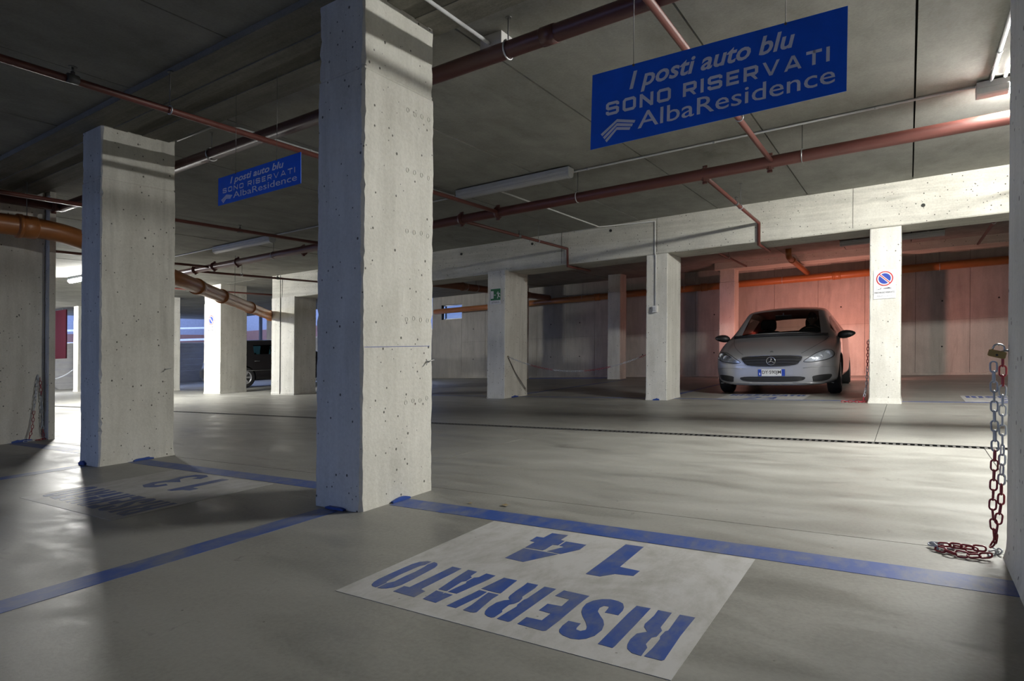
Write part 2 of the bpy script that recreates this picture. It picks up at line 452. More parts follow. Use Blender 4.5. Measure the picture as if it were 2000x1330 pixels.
P_m1 = pillar(-6.78, -6.42, 15.2, 15.62, 2.80, 'slim pillar by the back wall behind the sagging chain', GM, 13, .5)
P_m2 = pillar(-3.86, -3.50, 15.2, 15.62, 2.64, 'slim pillar by the back wall left of the silver car', GM, 14, .5)
P_m3 = pillar(-0.62, -0.24, 15.2, 15.62, 2.64, 'slim pillar by the back wall hidden behind the no-parking pillar', GM, 15, .5)
P_m4 = pillar(-9.9, -9.5, 15.2, 15.62, 2.80, 'slim pillar by the back wall behind the exit-sign pillar', GM, 16, .5)

# pencil line and rust streak of the main pillar, tie clips
slab('chalk_line', 'blue', -2.3955, -2.3938, 2.28, 2.80, 0.862, 0.8645, P_main)
def imprints(xf, ys, hs, parent):
    for hh in hs:
        for yy in ys:
            c = S(xf, yy, hh + rnd.uniform(-.006, .006)); pts = [c + Vector((0, .0105 * math.cos(a), .0125 * math.sin(a))) for a in [2 * math.pi * k / 14 for k in range(14)]]
            MB().tube(pts, .0018, 5, closed=True).obj('shutter_imprint', 'pillar', parent)
imprints(-2.3945, (2.60, 2.66, 2.72, 2.78), (2.20, 1.86, 1.52, 1.02, .55), P_main)
def clip(x, y, h, parent):
    a = S(x, y, h)
    m = MB().tube([a, a + Vector((.012, 0, -.004)), a + Vector((.018, .015, .002)), a + Vector((.016, .045, .006))], .0035, 8)
    m.tube([a + Vector((.006, 0, 0)), a + Vector((.012, -.012, -.018)), a + Vector((.014, -.022, -.022))], .003, 8)
    m.obj('hook', 'galv', parent, label='small galvanised steel hook')
clip(-2.392, 2.775, .775, P_main); clip(-5.457, 2.86, .765, P_left)
def smear(x0, x1, y0, y1, h1, parent):
    m = MB(); n = 7
    horizontal = abs(x1 - x0) > abs(y1 - y0)
    top = []
    for i in range(n + 1):
        t = i / n; top.append(h1 * (0.55 + .45 * math.sin(math.pi * t)) * rnd.uniform(.75, 1.1))
    vs = []
    for i in range(n + 1):
        t = i / n
        if horizontal:
            x = x0 + (x1 - x0) * t; vs += [S(x, y0, 0.001), S(x, y1, 0.001), S(x, y1, top[i]), S(x, y0, top[i])]
        else:
            y = y0 + (y1 - y0) * t; vs += [S(x0, y, 0.001), S(x1, y, 0.001), S(x1, y, top[i]), S(x0, y, top[i])]
    fs = []
    for i in range(n):
        for j in range(4): fs.append((i * 4 + j, i * 4 + (j + 1) % 4, (i + 1) * 4 + (j + 1) % 4, (i + 1) * 4 + j))
    fs += [(0, 1, 2, 3), (n * 4 + 3, n * 4 + 2, n * 4 + 1, n * 4)]
    m.add(vs, fs).obj('paint_smear', 'blue_smear', parent, label='smear of blue paint at the pillar foot')
smear(-2.64, -2.50, 2.236, 2.256, .018, P_main); smear(-2.389, -2.372, 2.48, 2.62, .022, P_main)
smear(-5.76, -5.66, 2.318, 2.338, .035, P_left); smear(-5.454, -5.435, 2.60, 2.76, .022, P_left)
smear(-8.214, -8.195, 2.66, 2.85, .03, P_third); smear(-3.30, -3.20, 9.095, 9.115, .03, P1262); smear(-5.955, -5.93, 9.2, 9.4, .03, P950)

# ---- walls
wall_b = thing('wall_back', 'board-marked concrete back wall with tie holes, washed red by brake lamps', 'wall', S(-3, YB, 0), kind='structure')
slab('wall_core', 'joint', -13.9, XR, YB + .03, YB + .30, -0.02, 2.0, wall_b)
slab('wall_core', 'joint', -12.62, XR, YB + .03, YB + .30, 2.0, 2.82, wall_b)
slab('wall_core', 'joint', -13.9, -13.5, YB + .03, YB + .30, 2.0, 2.82, wall_b)
slab('wall_core', 'joint', -13.5, -12.62, YB + .03, YB + .30, 2.5, 2.82, wall_b)
def wall_panel(x0, x1, h0, h1):
    slab('wall_panel', 'wall', x0 + .003, x1 - .003, YB + rnd.uniform(0, .006), YB + .035, h0, h1, wall_b)
xw = -12.62
while xw < XR - .1:
    xe = min(xw + .98, XR); wall_panel(xw, xe, -.01, 1.20); wall_panel(xw, xe, 1.203, 2.82)
    for h in (.62, 1.62):
        if rnd.random() < .8:
            MB().tube([S(xw + .49, YB - .002, h), S(xw + .49, YB + .012, h)], .018, 8).obj('tie_hole', 'joint', wall_b)
    xw = xe
wall_panel(-13.9, -12.62, -.01, 2.0); wall_panel(-13.9, -13.5, 2.0, 2.82); wall_panel(-13.5, -12.62, 2.5, 2.82)
# ragged mortar line at the wall foot
m = MB(); n = 120
vs = []
for i in range(n + 1):
    x = -12.6 + (XR + 12.6) * i / n; t = .03 + .05 * abs(math.sin(i * 1.7)) * rnd.random(); d = .02 + .02 * rnd.random()
    vs += [S(x, YB + .01, 0), S(x, YB - d, 0), S(x, YB - d * .4, t), S(x, YB + .01, t * 1.1)]
fs = [(i * 4 + j, i * 4 + j + 1, (i + 1) * 4 + j + 1, (i + 1) * 4 + j) for i in range(n) for j in range(3)]
m.add(vs, fs).obj('mortar_fillet', 'wall', wall_b)
window = thing('window_1', 'small slit window high in the back wall letting in blue daylight', 'window', S(-13.06, YB, 2.0), kind='structure')
m = MB(); m.box(-13.5, -12.62, YB + .12, YB + .16, 2.0, 2.03); m.box(-13.5, -12.62, YB + .12, YB + .16, 2.47, 2.5)
m.box(-13.5, -13.47, YB + .12, YB + .16, 2.03, 2.47); m.box(-12.65, -12.62, YB + .12, YB + .16, 2.03, 2.47)
m.obj('window_frame', 'galv', window)
slab('pane', 'pane', -13.47, -12.65, YB + .135, YB + .141, 2.03, 2.47, window)

slab('wall_right', 'wall', XR, XR + .3, YN, YB + .3, -.02, 2.9, label='concrete side wall at the far right end of the garage', cat='wall', kind='structure')
wn = thing('wall_near', 'concrete wall behind the camera with an unseen wide opening added to let daylight in', 'wall', S(-3, YN, 0), kind='structure')  # never seen; opening placed and widened to throw daylight on the pillar fronts
for x0, x1, h0, h1 in ((XL, -13.0, -.02, 2.9), (-3.0, XR, -.02, 2.9), (-13.0, -3.0, 2.45, 2.9)):
    slab('wall_section', 'wall', x0, x1, YN - .3, YN, h0, h1, wn)
# parapets with open tops on the left: blockwork courses
def courses(parent, x0, x1, y0, y1, top):
    k = 0; h = -.01
    along_x = (x1 - x0) > (y1 - y0)
    while h < top - .02:
        hh = min(h + .25, top); i = rnd.uniform(0, .004)
        if along_x: slab('block_course', 'block', x0, x1, y0 + i, y1, h, hh - .006, parent)
        else: slab('block_course', 'block', x0, x1 - i, y0, y1, h, hh - .006, parent)
        h = hh
wl = thing('wall_left', 'grey blockwork parapet at the left end, open to daylight above', 'wall', S(XL, 4, 0), kind='structure')
courses(wl, XL - .2, XL, YN, YB + .2, 1.66)
slab('coping', 'white_plastic', XL - .24, XL + .02, YN, YB + .2, 1.655, 1.70, wl)
for y in (2.0, 6.6, 12.2): slab('wall_post', 'wall', XL - .2, XL + .02, y, y + .3, 1.70, 2.9, wl)
wl2 = thing('wall_back_left', 'low blockwork parapet behind the black minivan, open to the ramp above', 'wall', S(-19, YB, 0), kind='structure')
courses(wl2, XL, -13.9, YB, YB + .2, 1.66)
slab('coping', 'white_plastic', XL, -13.9, YB - .02, YB + .24, 1.655, 1.70, wl2)
for x in (-23.1, -16.6): slab('wall_post', 'wall', x, x + .42, YB - .03, YB + .22, 1.70, 2.9, wl2)
slab('downpipe', 'trim', -23.75, -23.65, YB + .05, YB + .15, 1.70, 2.9, wl2)
# the ramp outside
ramp_o = thing('ramp', 'outdoor ramp wall with pale sloping rails beyond the left parapets', 'ramp', S(-24, 21, 0), kind='structure')
slab('ramp_wall', 'outside', -36, -20.6, 21.0, 21.3, -.3, 4.6, ramp_o)
slab('ramp_band', 'brick_dark', -36, -20.6, 20.93, 21.0, 1.9, 2.5, ramp_o)
slab('ramp_wall', 'outside', -19.6, -13, 21.0, 21.3, -.3, 4.6, ramp_o)
slab('ramp_wall', 'outside', -34.3, -34.0, 12.4, 21, -.3, 4.6, ramp_o)
slab('ramp_band', 'brick_dark', -34.0, -33.94, 12.4, 21, 1.6, 2.4, ramp_o)
for (h0, h1, th) in ((1.78, 2.05, .10), (2.35, 2.66, .09)):
    a, b = S(-31.0, 11.5, h0), S(-31.0, 20.5, h1)
    MB().hexa([a, a + Vector((.12, 0, 0)), b + Vector((.12, 0, 0)), b, a + Vector((0, 0, th)), a + Vector((.12, 0, th)), b + Vector((.12, 0, th)), b + Vector((0, 0, th))]).obj('rail', 'white_plastic', ramp_o)
for y in (12.5, 14.6, 16.7, 18.8):
    MB().tube([S(-30.95, y, -.2), S(-30.95, y, 2.62)], .04, 8).obj('rail_post', 'galv', ramp_o)
slab('outside_ground', 'outside', -60, 20, 16.8, 40, -.5, -.26, ramp_o)
slab('outside_ground', 'outside', -60, -26.4, -30, 16.8, -.5, -.26, ramp_o)
slab('outside_ground', 'outside', -26.4, 20, -44, -14.4, -.5, -.26, ramp_o)

# ---- drain: iron grating sections across the aisle
drain = thing('drain_grate', 'long narrow iron drain grating let into the aisle floor', 'drain', S(-5, 5.6, 0))
for k in range(31):
    x0 = XL + k * 1.065
    g = MB()
    g.box(x0 + .004, x0 + 1.06, 5.553, 5.566, -.012, .001); g.box(x0 + .004, x0 + 1.06, 5.658, 5.671, -.012, .001)
    n = 22 if x0 > -9 else 10
    for j in range(n):
        xx = x0 + .01 + 1.04 * j / n
        g.box(xx, xx + .018, 5.566, 5.658, -.012, -.001)
    g.obj('grate_section', 'iron', drain)

# ---- painted bay markings (part of the floor)
def frm(x0, y0, sx=1, sy=1, h=0.0):
    return lambda u, v, wv: S(x0 + u * sx, y0 + v * sy, h + wv)
def quad_mark(name, mat, x0, x1, y0, y1, h=.0012, **kw):
    return slab(name, mat, x0, x1, y0, y1, -.002, h, floor, **kw)
quad_mark('bay_line', 'blue_paint', -2.37, 0.30, 2.448, 2.600, label='blue line along the front of the bay numbered 14')
quad_mark('bay_line', 'blue_paint', -5.45, -2.76, 2.555, 2.70, label='blue line along the front of the bay numbered 13')
quad_mark('bay_line', 'blue_paint', -2.665, -2.525, YN, 2.225, label='blue line between the bays numbered 13 and 14')
quad_mark('bay_line', 'blue_paint', -5.72, -5.58, YN, 2.30); quad_mark('bay_line', 'blue_paint', -8.2, -5.80, 2.62, 2.76)
for x0, x1 in ((-5.95, -3.43), (-3.08, -.43), (-.08, 2.9), (-8.95, -6.34)):
    quad_mark('bay_line', 'blue_paint', x0, x1, 9.42, 9.50)
for x in (-6.2, -3.3, -.28): quad_mark('bay_line', 'blue_paint', x - .05, x + .05, 9.80, 15.1)
quad_mark('bay_line', 'skylit_blue', -9.8, -7.1, 15.66, 16.1, label='strip of blue paint at the foot of the back wall, skylight put into its pale tone')

LET = {'4': [[(0.347, 0.052), (0.424, 0.049), (0.427, 0.121), (0.449, 0.127), (0.452, 0.19), (0.429, 0.195), (0.429, 0.228), (0.431, 0.258), (0.427, 0.274), (0.343, 0.276), (0.343, 0.195), (0.315, 0.192), (0.311, 0.127), (0.345, 0.126)], [(0.457, 0.13), (0.553, 0.132), (0.556, 0.2), (0.512, 0.282), (0.448, 0.276), (0.484, 0.196), (0.459, 0.193)], [(0.344, 0.286), (0.505, 0.289), (0.428, 0.428), (0.34, 0.421)]], '1': [[(0.694, 0.053), (0.771, 0.051), (0.776, 0.309), (0.856, 0.316), (0.854, 0.372), (0.789, 0.384), (0.752, 0.431), (0.696, 0.431)]], 'O': [[(0.108, 0.592), (0.09, 0.593), (0.068, 0.614), (0.058, 0.647), (0.056, 0.702), (0.055, 0.769), (0.056, 0.823), (0.062, 0.854), (0.072, 0.873), (0.087, 0.884), (0.105, 0.886), (0.107, 0.873), (0.107, 0.835), (0.1, 0.826), (0.095, 0.757), (0.098, 0.677), (0.1, 0.647), (0.109, 0.63)], [(0.12, 0.589), (0.139, 0.593), (0.155, 0.61), (0.163, 0.634), (0.166, 0.681), (0.171, 0.771), (0.171, 0.827), (0.163, 0.856), (0.147, 0.876), (0.131, 0.885), (0.114, 0.888), (0.112, 0.841), (0.125, 0.815), (0.123, 0.76), (0.126, 0.708), (0.122, 0.652), (0.116, 0.62)]], 'T': [[(0.217, 0.596), (0.261, 0.598), (0.262, 0.64), (0.259, 0.824), (0.284, 0.831), (0.285, 0.888), (0.186, 0.884), (0.187, 0.831), (0.211, 0.829)]], 'A': [[(0.291, 0.595), (0.333, 0.597), (0.338, 0.644), (0.349, 0.651), (0.353, 0.689), (0.343, 0.703), (0.346, 0.744), (0.35, 0.794), (0.342, 0.796), (0.313, 0.796), (0.307, 0.744), (0.299, 0.682)], [(0.374, 0.596), (0.416, 0.598), (0.416, 0.64), (0.394, 0.797), (0.357, 0.798), (0.359, 0.761), (0.365, 0.708), (0.358, 0.695), (0.358, 0.65), (0.371, 0.639)], [(0.314, 0.808), (0.348, 0.81), (0.353, 0.823), (0.354, 0.811), (0.388, 0.811), (0.38, 0.89), (0.321, 0.885)]], 'V': [[(0.455, 0.6), (0.511, 0.601), (0.518, 0.671), (0.524, 0.724), (0.513, 0.727), (0.485, 0.725), (0.476, 0.725), (0.442, 0.722)], [(0.443, 0.735), (0.476, 0.737), (0.477, 0.785), (0.464, 0.891), (0.426, 0.891), (0.43, 0.848), (0.439, 0.777)], [(0.483, 0.738), (0.525, 0.738), (0.525, 0.774), (0.536, 0.853), (0.541, 0.884), (0.536, 0.891), (0.523, 0.894), (0.493, 0.891), (0.494, 0.851), (0.487, 0.785)]], 'R': [[(0.554, 0.602), (0.598, 0.602), (0.603, 0.631), (0.603, 0.714), (0.611, 0.727), (0.615, 0.753), (0.61, 0.775), (0.6, 0.788), (0.603, 0.834), (0.611, 0.845), (0.611, 0.888), (0.605, 0.895), (0.588, 0.893), (0.572, 0.884), (0.561, 0.867), (0.553, 0.838), (0.554, 0.794), (0.566, 0.768), (0.581, 0.756), (0.567, 0.742), (0.562, 0.728), (0.558, 0.682), (0.557, 0.633)], [(0.625, 0.605), (0.67, 0.605), (0.67, 0.635), (0.67, 0.756), (0.67, 0.888), (0.665, 0.895), (0.623, 0.893), (0.625, 0.84), (0.629, 0.789), (0.623, 0.776), (0.621, 0.733), (0.625, 0.72)]], 'E': [[(0.699, 0.603), (0.795, 0.606), (0.794, 0.643), (0.794, 0.729), (0.796, 0.812), (0.794, 0.891), (0.786, 0.897), (0.697, 0.893), (0.697, 0.841), (0.749, 0.838), (0.749, 0.783), (0.705, 0.779), (0.705, 0.725), (0.753, 0.72), (0.75, 0.661), (0.695, 0.657)]], 'S': [[(0.888, 0.663), (0.884, 0.652), (0.869, 0.654), (0.863, 0.674), (0.869, 0.701), (0.889, 0.726), (0.91, 0.75), (0.924, 0.776), (0.933, 0.81), (0.93, 0.853), (0.917, 0.88), (0.901, 0.894), (0.877, 0.9), (0.849, 0.893), (0.832, 0.881), (0.824, 0.866), (0.82, 0.838), (0.821, 0.803), (0.861, 0.802), (0.863, 0.832), (0.867, 0.843), (0.882, 0.846), (0.892, 0.832), (0.887, 0.813), (0.868, 0.784), (0.845, 0.756), (0.827, 0.729), (0.816, 0.698), (0.812, 0.665), (0.821, 0.634), (0.841, 0.61), (0.867, 0.598), (0.894, 0.6), (0.914, 0.61), (0.928, 0.635), (0.934, 0.66), (0.935, 0.697), (0.891, 0.698)]], 'I': [[(0.958, 0.606), (1.003, 0.604), (1.004, 0.738), (1.004, 0.88), (1.002, 0.894), (0.958, 0.892), (0.957, 0.797), (0.956, 0.672)]], 'R2': [[(1.027, 0.605), (1.07, 0.605), (1.073, 0.714), (1.084, 0.733), (1.083, 0.774), (1.073, 0.787), (1.072, 0.83), (1.083, 0.848), (1.085, 0.898), (1.057, 0.895), (1.038, 0.878), (1.03, 0.858), (1.025, 0.826), (1.028, 0.784), (1.05, 0.759), (1.031, 0.734), (1.026, 0.715), (1.03, 0.65)], [(1.095, 0.606), (1.141, 0.604), (1.139, 0.738), (1.144, 0.889), (1.139, 0.896), (1.092, 0.896), (1.096, 0.843), (1.096, 0.785), (1.091, 0.77), (1.093, 0.733), (1.099, 0.724), (1.095, 0.62)]]}

def ribbon(pts, wd):
    """a stroked polyline as quads with mitred joins (2-D)"""
    out = []; n = len(pts)
    for i, (x, y) in enumerate(pts):
        ds = []
        if i > 0: ds.append(((x - pts[i - 1][0]), (y - pts[i - 1][1])))
        if i < n - 1: ds.append(((pts[i + 1][0] - x), (pts[i + 1][1] - y)))
        ns = []
        for dx, dy in ds:
            l = math.hypot(dx, dy) or 1; ns.append((-dy / l, dx / l))
        nx = sum(q[0] for q in ns); ny = sum(q[1] for q in ns); l = math.hypot(nx, ny) or 1; nx /= l; ny /= l
        k = 1 / max(.5, nx * ns[0][0] + ny * ns[0][1])
        out.append(((x + nx * wd / 2 * k, y + ny * wd / 2 * k), (x - nx * wd / 2 * k, y - ny * wd / 2 * k)))
    return [[out[i][0], out[i + 1][0], out[i + 1][1], out[i][1]] for i in range(n - 1)]
DIG = {'3': [(0.1, 0.78), (0.2, 0.94), (0.45, 1), (0.75, 0.94), (0.86, 0.78), (0.75, 0.6), (0.42, 0.53), (0.75, 0.46), (0.9, 0.26), (0.78, 0.06), (0.45, 0), (0.2, 0.06), (0.08, 0.22)],
       '2': [(0.1, 0.75), (0.25, 0.95), (0.6, 1), (0.88, 0.85), (0.85, 0.62), (0.1, 0.02), (0.95, 0.02)],
       '4': [(0.7, 0), (0.7, 1), (0.08, 0.32), (0.95, 0.32)]}
def stencil_panel(x0, y0, digits, label, flip=False, wdt=1.19, dep=0.975):
    """white painted field with a stencilled word; u runs along x, v towards the camera (or away when flipped)"""
    s = -1 if flip else 1
    xb = x0 if not flip else x0 + wdt
    fr = lambda u, v, wv: S(xb + s * u, y0 - s * v, wv)
    p = slab('stencil_panel', 'white_paint', x0, x0 + wdt, min(y0, y0 - s * dep), max(y0, y0 - s * dep), -.002, .0012, floor, label=label)
    frt = lambda u, v, wv: fr(u, v, .0008 + wv)
    for key in ('R2', 'I', 'S', 'E', 'R', 'V', 'A', 'T', 'O'):
        mm = MB()
        for poly in LET[key]: mm.prism(poly, frt, .0012)
        mm.obj('stencil_letter', 'blue_paint', p)
    for key, u0 in digits:
        mm = MB()
        if u0 is None:
            for poly in LET[key]: mm.prism(poly, frt, .0012)
        else:
            pts = [(u0 + .19 * (1 - a), .055 + .36 * b) for a, b in DIG[key]]
            for q in ribbon(pts, .065): mm.prism(q, frt, .0012)
        mm.obj('stencil_number', 'blue_paint', p)
    return p
stencil_panel(-1.67, 2.438, [('1', None), ('4', None)], 'white painted field reading RISERVATO 14 in blue stencil')
stencil_panel(-4.68, 2.535, [('1', None), ('3', .345)], 'white painted field reading RISERVATO 13 in shade')
stencil_panel(-2.45, 9.52, [('2', .62), ('4', .36)], 'white painted field numbered 24 under the silver car', True, 1.19, .975)
stencil_panel(.60, 9.54, [('2', .62), ('3', .36)], 'white painted field beyond the no-parking pillar', True)

# ================================================================== PIPES
def pipe_thing(name, label, pts, r, mat, cat='pipe', group=None, n=14):
    base = S(*pts[0]); t = thing(name, label, cat, base, group)
    MB().tube([S(*p) for p in pts], r, n).obj('pipe_run', mat, t)
    return t
def hanger(t, x, y, h, r, top=HC, mat='rod', axis='x'):
    c = S(x, y, h); m = MB()
    m.tube([S(x, y, h + r), S(x, y, top + .01)], .004, 6)
    m.tube([S(x, y, top - .002), S(x, y, top + .008)], .02, 8)
    m.obj('hanger_rod', mat, t)
    a = Vector((0, 1, 0)) if axis == 'x' else Vector((1, 0, 0))
    MB().tube(arc_pts(c, a, Vector((0, 0, 1)), r + .005, 0, 2 * math.pi, 16)[:-1], .0055, 6, closed=True).obj('pipe_clamp', 'galv', t, label='galvanised pipe clamp')
def flange(t, x, y, h, r, axis='x', mat='pipe_red'):
    d = Vector((1, 0, SX)) if axis == 'x' else Vector((0, 1, SY)); c = S(x, y, h)
    m = MB(); m.tube([c - d * .028, c + d * .028], r * 1.16, 16); m.tube([c - d * .012, c + d * .012], r * 1.36, 16)
    for s in (-1, 1):
        q = c + Vector((0, 0, s * r * 1.45)); m.tube([q - d * .022, q + d * .022], .012, 8)
    m.obj('pipe_coupling', mat, t)
def sprinkler(t, x, y, h, r, up=True):
    c = S(x, y, h); s = 1 if up else -1
    m = MB(); m.tube([c - Vector((0, .03, 0)), c + Vector((0, .03, 0))], r * 1.25, 10)
    m.tube([c, c + Vector((0, 0, s * (r + .02)))], .012, 8)
    m.tube([c + Vector((0, 0, s * (r + .02))), c + Vector((0, 0, s * (r + .045)))], .007, 6)
    m.tube([c + Vector((0, 0, s * (r + .045))), c + Vector((0, 0, s * (r + .05)))], .024, 10)
    m.obj('sprinkler_head', 'rod', t, label='upright sprinkler head')

p1 = pipe_thing('fire_main_pipe', 'thick dark red pipe under the ceiling behind the near pillars', [(-7.97, 3.03, 2.60), (4.5, 3.03, 2.60)], .05, 'pipe_dark')
for x in (-5.05, -2.0, .9): hanger(p1, x, 3.03, 2.60, .05)
for x in (-1.72, -6.2): MB().tube([S(x - .045, 3.03, 2.6), S(x + .045, 3.03, 2.6)], .054, 14).obj('pipe_sleeve', 'pipe_dark', p1)
p1b = pipe_thing('fire_main_pipe', 'dark red pipe turning off towards the camera under the ceiling at the left edge', [(-7.97, -4, 2.60), (-7.97, 3.03, 2.60)], .05, 'pipe_dark')
flange(p1b, -7.97, 2.95, 2.60, .05, 'y', 'pipe_dark'); hanger(p1b, -7.97, 1.9, 2.6, .05, axis='y')
p2 = pipe_thing('fire_main_pipe', 'long red pipe hung across the aisle in front of the deep beam', [(-11.6, 6.28, 2.50), (-8, 6.2, 2.5), (-4.5, 6.12, 2.5), (6.5, 6.03, 2.50)], .055, 'pipe_red', n=18)
for x in (-10.9, -10.3, -9.6, -7.9, -4.72, -4.17, -1.7, -1.1): flange(p2, x, 6.12 if x > -6 else 6.24, 2.50, .055)
for x in (-8.6, -3.08, -.82, 2.2): hanger(p2, x, 6.08 if x > -6 else 6.21, 2.50, .055)
def branch(pts, label, **kw):
    return pipe_thing('sprinkler_pipe', label, pts, .022, 'pipe_red', 'pipe', None, 10)
b1 = branch([(-4.13, -5, 2.5), (-4.16, 6.12, 2.5)], 'thin red branch pipe crossing above the second near pillar')
sprinkler(b1, -4.13, 1.62, 2.5, .022); hanger(b1, -4.14, 2.19, 2.5, .022, 2.75, axis='y'); hanger(b1, -4.15, 4.6, 2.5, .022, axis='y')
b2 = branch([(-4.77, 6.12, 2.5), (-4.77, 9.05, 2.5), (-4.765, 9.055, 2.21), (-4.765, 9.9, 2.21)], 'thin red branch pipe dropping down the deep beam left of the conduit pillar')
sprinkler(b2, -4.77, 7.55, 2.5, .022); hanger(b2, -4.77, 8.1, 2.5, .022, axis='y')
b3 = branch([(-1.05, -5, 2.5), (-1.08, 6.08, 2.5)], 'thin red branch pipe passing above the big blue sign')
hanger(b3, -1.07, 4.75, 2.5, .022, axis='y'); hanger(b3, -1.05, 0.6, 2.5, .022, axis='y')
b4 = branch([(-1.72, 6.08, 2.5), (-1.765, 9.05, 2.5), (-1.765, 9.055, 2.20), (-1.765, 9.85, 2.20)], 'thin red branch pipe bending down the deep beam above the silver car')
sprinkler(b4, -1.74, 7.6, 2.5, .022); hanger(b4, -1.745, 7.85, 2.5, .022, axis='y')
b5 = branch([(-7.28, -5, 2.5), (-7.26, 6.2, 2.5)], 'thin red branch pipe above the unlit lamp left of the big pillar')
sprinkler(b5, -7.27, 4.75, 2.5, .022); hanger(b5, -7.28, 3.65, 2.5, .022, axis='y')
b6 = branch([(-10.5, -5, 2.5), (-10.42, 6.24, 2.5)], 'thin red branch pipe left of the diagonal sewer pipe'); hanger(b6, -10.5, 5.4, 2.5, .022, axis='y')
b7 = branch([(-11.05, 6.26, 2.5), (-10.9, 9.05, 2.5)], 'thin red branch pipe running to the deep beam above the broad pillar'); sprinkler(b7, -10.94, 8.0, 2.5, .022); hanger(b7, -10.95, 7.2, 2.5, .022, axis='y')
b8 = branch([(-13.9, 6.3, 2.5), (-13.7, 15.9, 2.5)], 'thin red branch pipe over the black minivan'); hanger(b8, -13.8, 10.5, 2.5, .022, axis='y')
b9 = branch([(1.05, 6.03, 2.5), (1.05, 14.0, 2.5)], 'thin red branch pipe over the bay right of the no-parking pillar'); hanger(b9, 1.05, 11.5, 2.5, .022, axis='y')
b10 = branch([(-3.0, 10.0, 2.55), (-3.05, 14.3, 2.55)], 'thin red branch pipe behind the deep beam left of the silver car'); hanger(b10, -3.0, 12.5, 2.55, .022, axis='y')

def sewer(label, pts, r, mat, bells=(), cat='pipe', name='sewer_pipe'):
    # rounded polyline
    P = [S(*p) for p in pts]; out = [P[0]]
    for i in range(1, len(P) - 1):
        a, b, c = P[i - 1], P[i], P[i + 1]; l = min(.28, (b - a).length * .4, (c - b).length * .4)
        p0 = b + (a - b).normalized() * l; p1_ = b + (c - b).normalized() * l
        for k in range(6):
            t = k / 5; out.append(p0 * (1 - t) ** 2 + b * 2 * t * (1 - t) + p1_ * t * t)
    out.append(P[-1])
    t = thing(name, label, cat, P[0]); MB().tube(out, r, 20).obj('pipe_run', mat, t)
    for i, f in bells:
        a, b = P[i], P[i + 1]; c = a.lerp(b, f); d = (b - a).normalized()
        m = MB(); m.tube([c - d * .11, c - d * .10, c + d * .06, c + d * .07], [r * 1.02, r * 1.13, r * 1.13, r * 1.02], 20); m.tube([c - d * .10, c - d * .065], r * 1.2, 20)
        m.obj('pipe_socket', mat, t)
    return t
sw = sewer('fat orange sewer pipe crossing in front of the chain-hung pillar top', [(-7.72, -3, 2.36), (-7.72, 2.9, 2.28), (-7.82, 3.4, 2.17), (-8.5, 4.62, 1.98), (-13.6, 10.0, 1.86)], .105, 'pipe_orange', [(0, .955), (3, .12), (3, .3), (3, .58), (3, .86)])
for (x, y) in ((-7.72, 1.2), (-7.72, 2.62)):
    hanger(sw, x, y, 2.29, .105, axis='y', mat='rod')
hanger(sw, -10.6, 6.83, 1.935, .105, axis='y')
sewer('orange sewer pipe along the top of the back wall', [(-13.6, 16.18, 2.275), (-3.46, 16.18, 2.345), (6.8, 16.18, 2.40)], .088, 'pipe_orange', [(0, .25), (0, .6), (0, .9), (1, .2), (1, .6)])
for o in [bpy.data.objects['sewer_pipe.001']]:
    for x in (-11, -8, -5, -2.6, 0.55, 3): hanger(o, x, 16.18, 2.352, .088)
s3 = sewer('brownish sewer pipe running back to the wall behind the exit-sign pillar', [(-8.9, 9.9, 2.42), (-9.05, 16.0, 2.40)], .085, 'pipe_brown', [(0, .3), (0, .8)]); hanger(s3, -8.95, 12.2, 2.414, .085, axis='y')
s4 = sewer('short orange stub pipe sloping from ceiling to back wall above the silver car', [(-2.14, 14.0, 2.80), (-2.14, 14.05, 2.62), (-2.03, 16.0, 2.46)], .06, 'pipe_orange', [(1, .2)])

# ---- electrical conduits
def conduit(label, pts, r=.011, mat='conduit', clips=True):
    t = thing('cable_conduit', label, 'conduit', S(*pts[0])); MB().tube([S(*p) for p in pts], r, 8).obj('conduit_run', mat, t)
    if clips:
        for i in range(len(pts) - 1):
            a, b = S(*pts[i]), S(*pts[i + 1]); n = int((b - a).length / 1.2)
            for k in range(n):
                c = a.lerp(b, (k + .5) / n); d = (b - a).normalized()
                MB().tube([c - d * .012, c + d * .012], r * 1.35, 8).obj('conduit_clip', mat, t)
    return t
conduit('grey conduit joining the lamps across the aisle ceiling', [(-14, 6.12, 2.775), (-9, 6.08, 2.775), (.43, 6.02, 2.775)])
conduit('grey conduit running back from the lamp beside the edge pillar', [(.52, 6.0, 2.775), (.50, 1.0, 2.775)], .013, 'galv')
conduit('white conduit beside the lamp at the edge pillar', [(.60, 5.9, 2.772), (.585, 1.0, 2.772)], .013, 'white_plastic')
c3 = conduit('white conduit on the ceiling beside the big pillar, ending at a box', [(-2.20, 1.0, 2.735), (-2.20, 3.2, 2.735)], .011, 'conduit')
jb = MB(); jb.box(-2.27, -2.11, 3.12, 3.26, 2.70, 2.79); jb.obj('junction_box', 'white_plastic', c3, label='white junction box')
conduit('grey conduit from the second near pillar along the cast beam', [(-5.42, 2.935, 2.775), (-4.9, 2.935, 2.775), (-4.75, 3.10, 2.775), (-4.75, 6.0, 2.775)])
c5 = conduit('thin white conduit from the ceiling down the conduit pillar to a switch', [(-4.2, 6.2, 2.782), (-4.2, 9.06, 2.782), (-3.272, 9.075, 2.74), (-3.272, 9.08, 2.25), (-3.268, 9.105, 2.22), (-3.268, 9.108, 1.44)], .011, 'white_plastic', False)
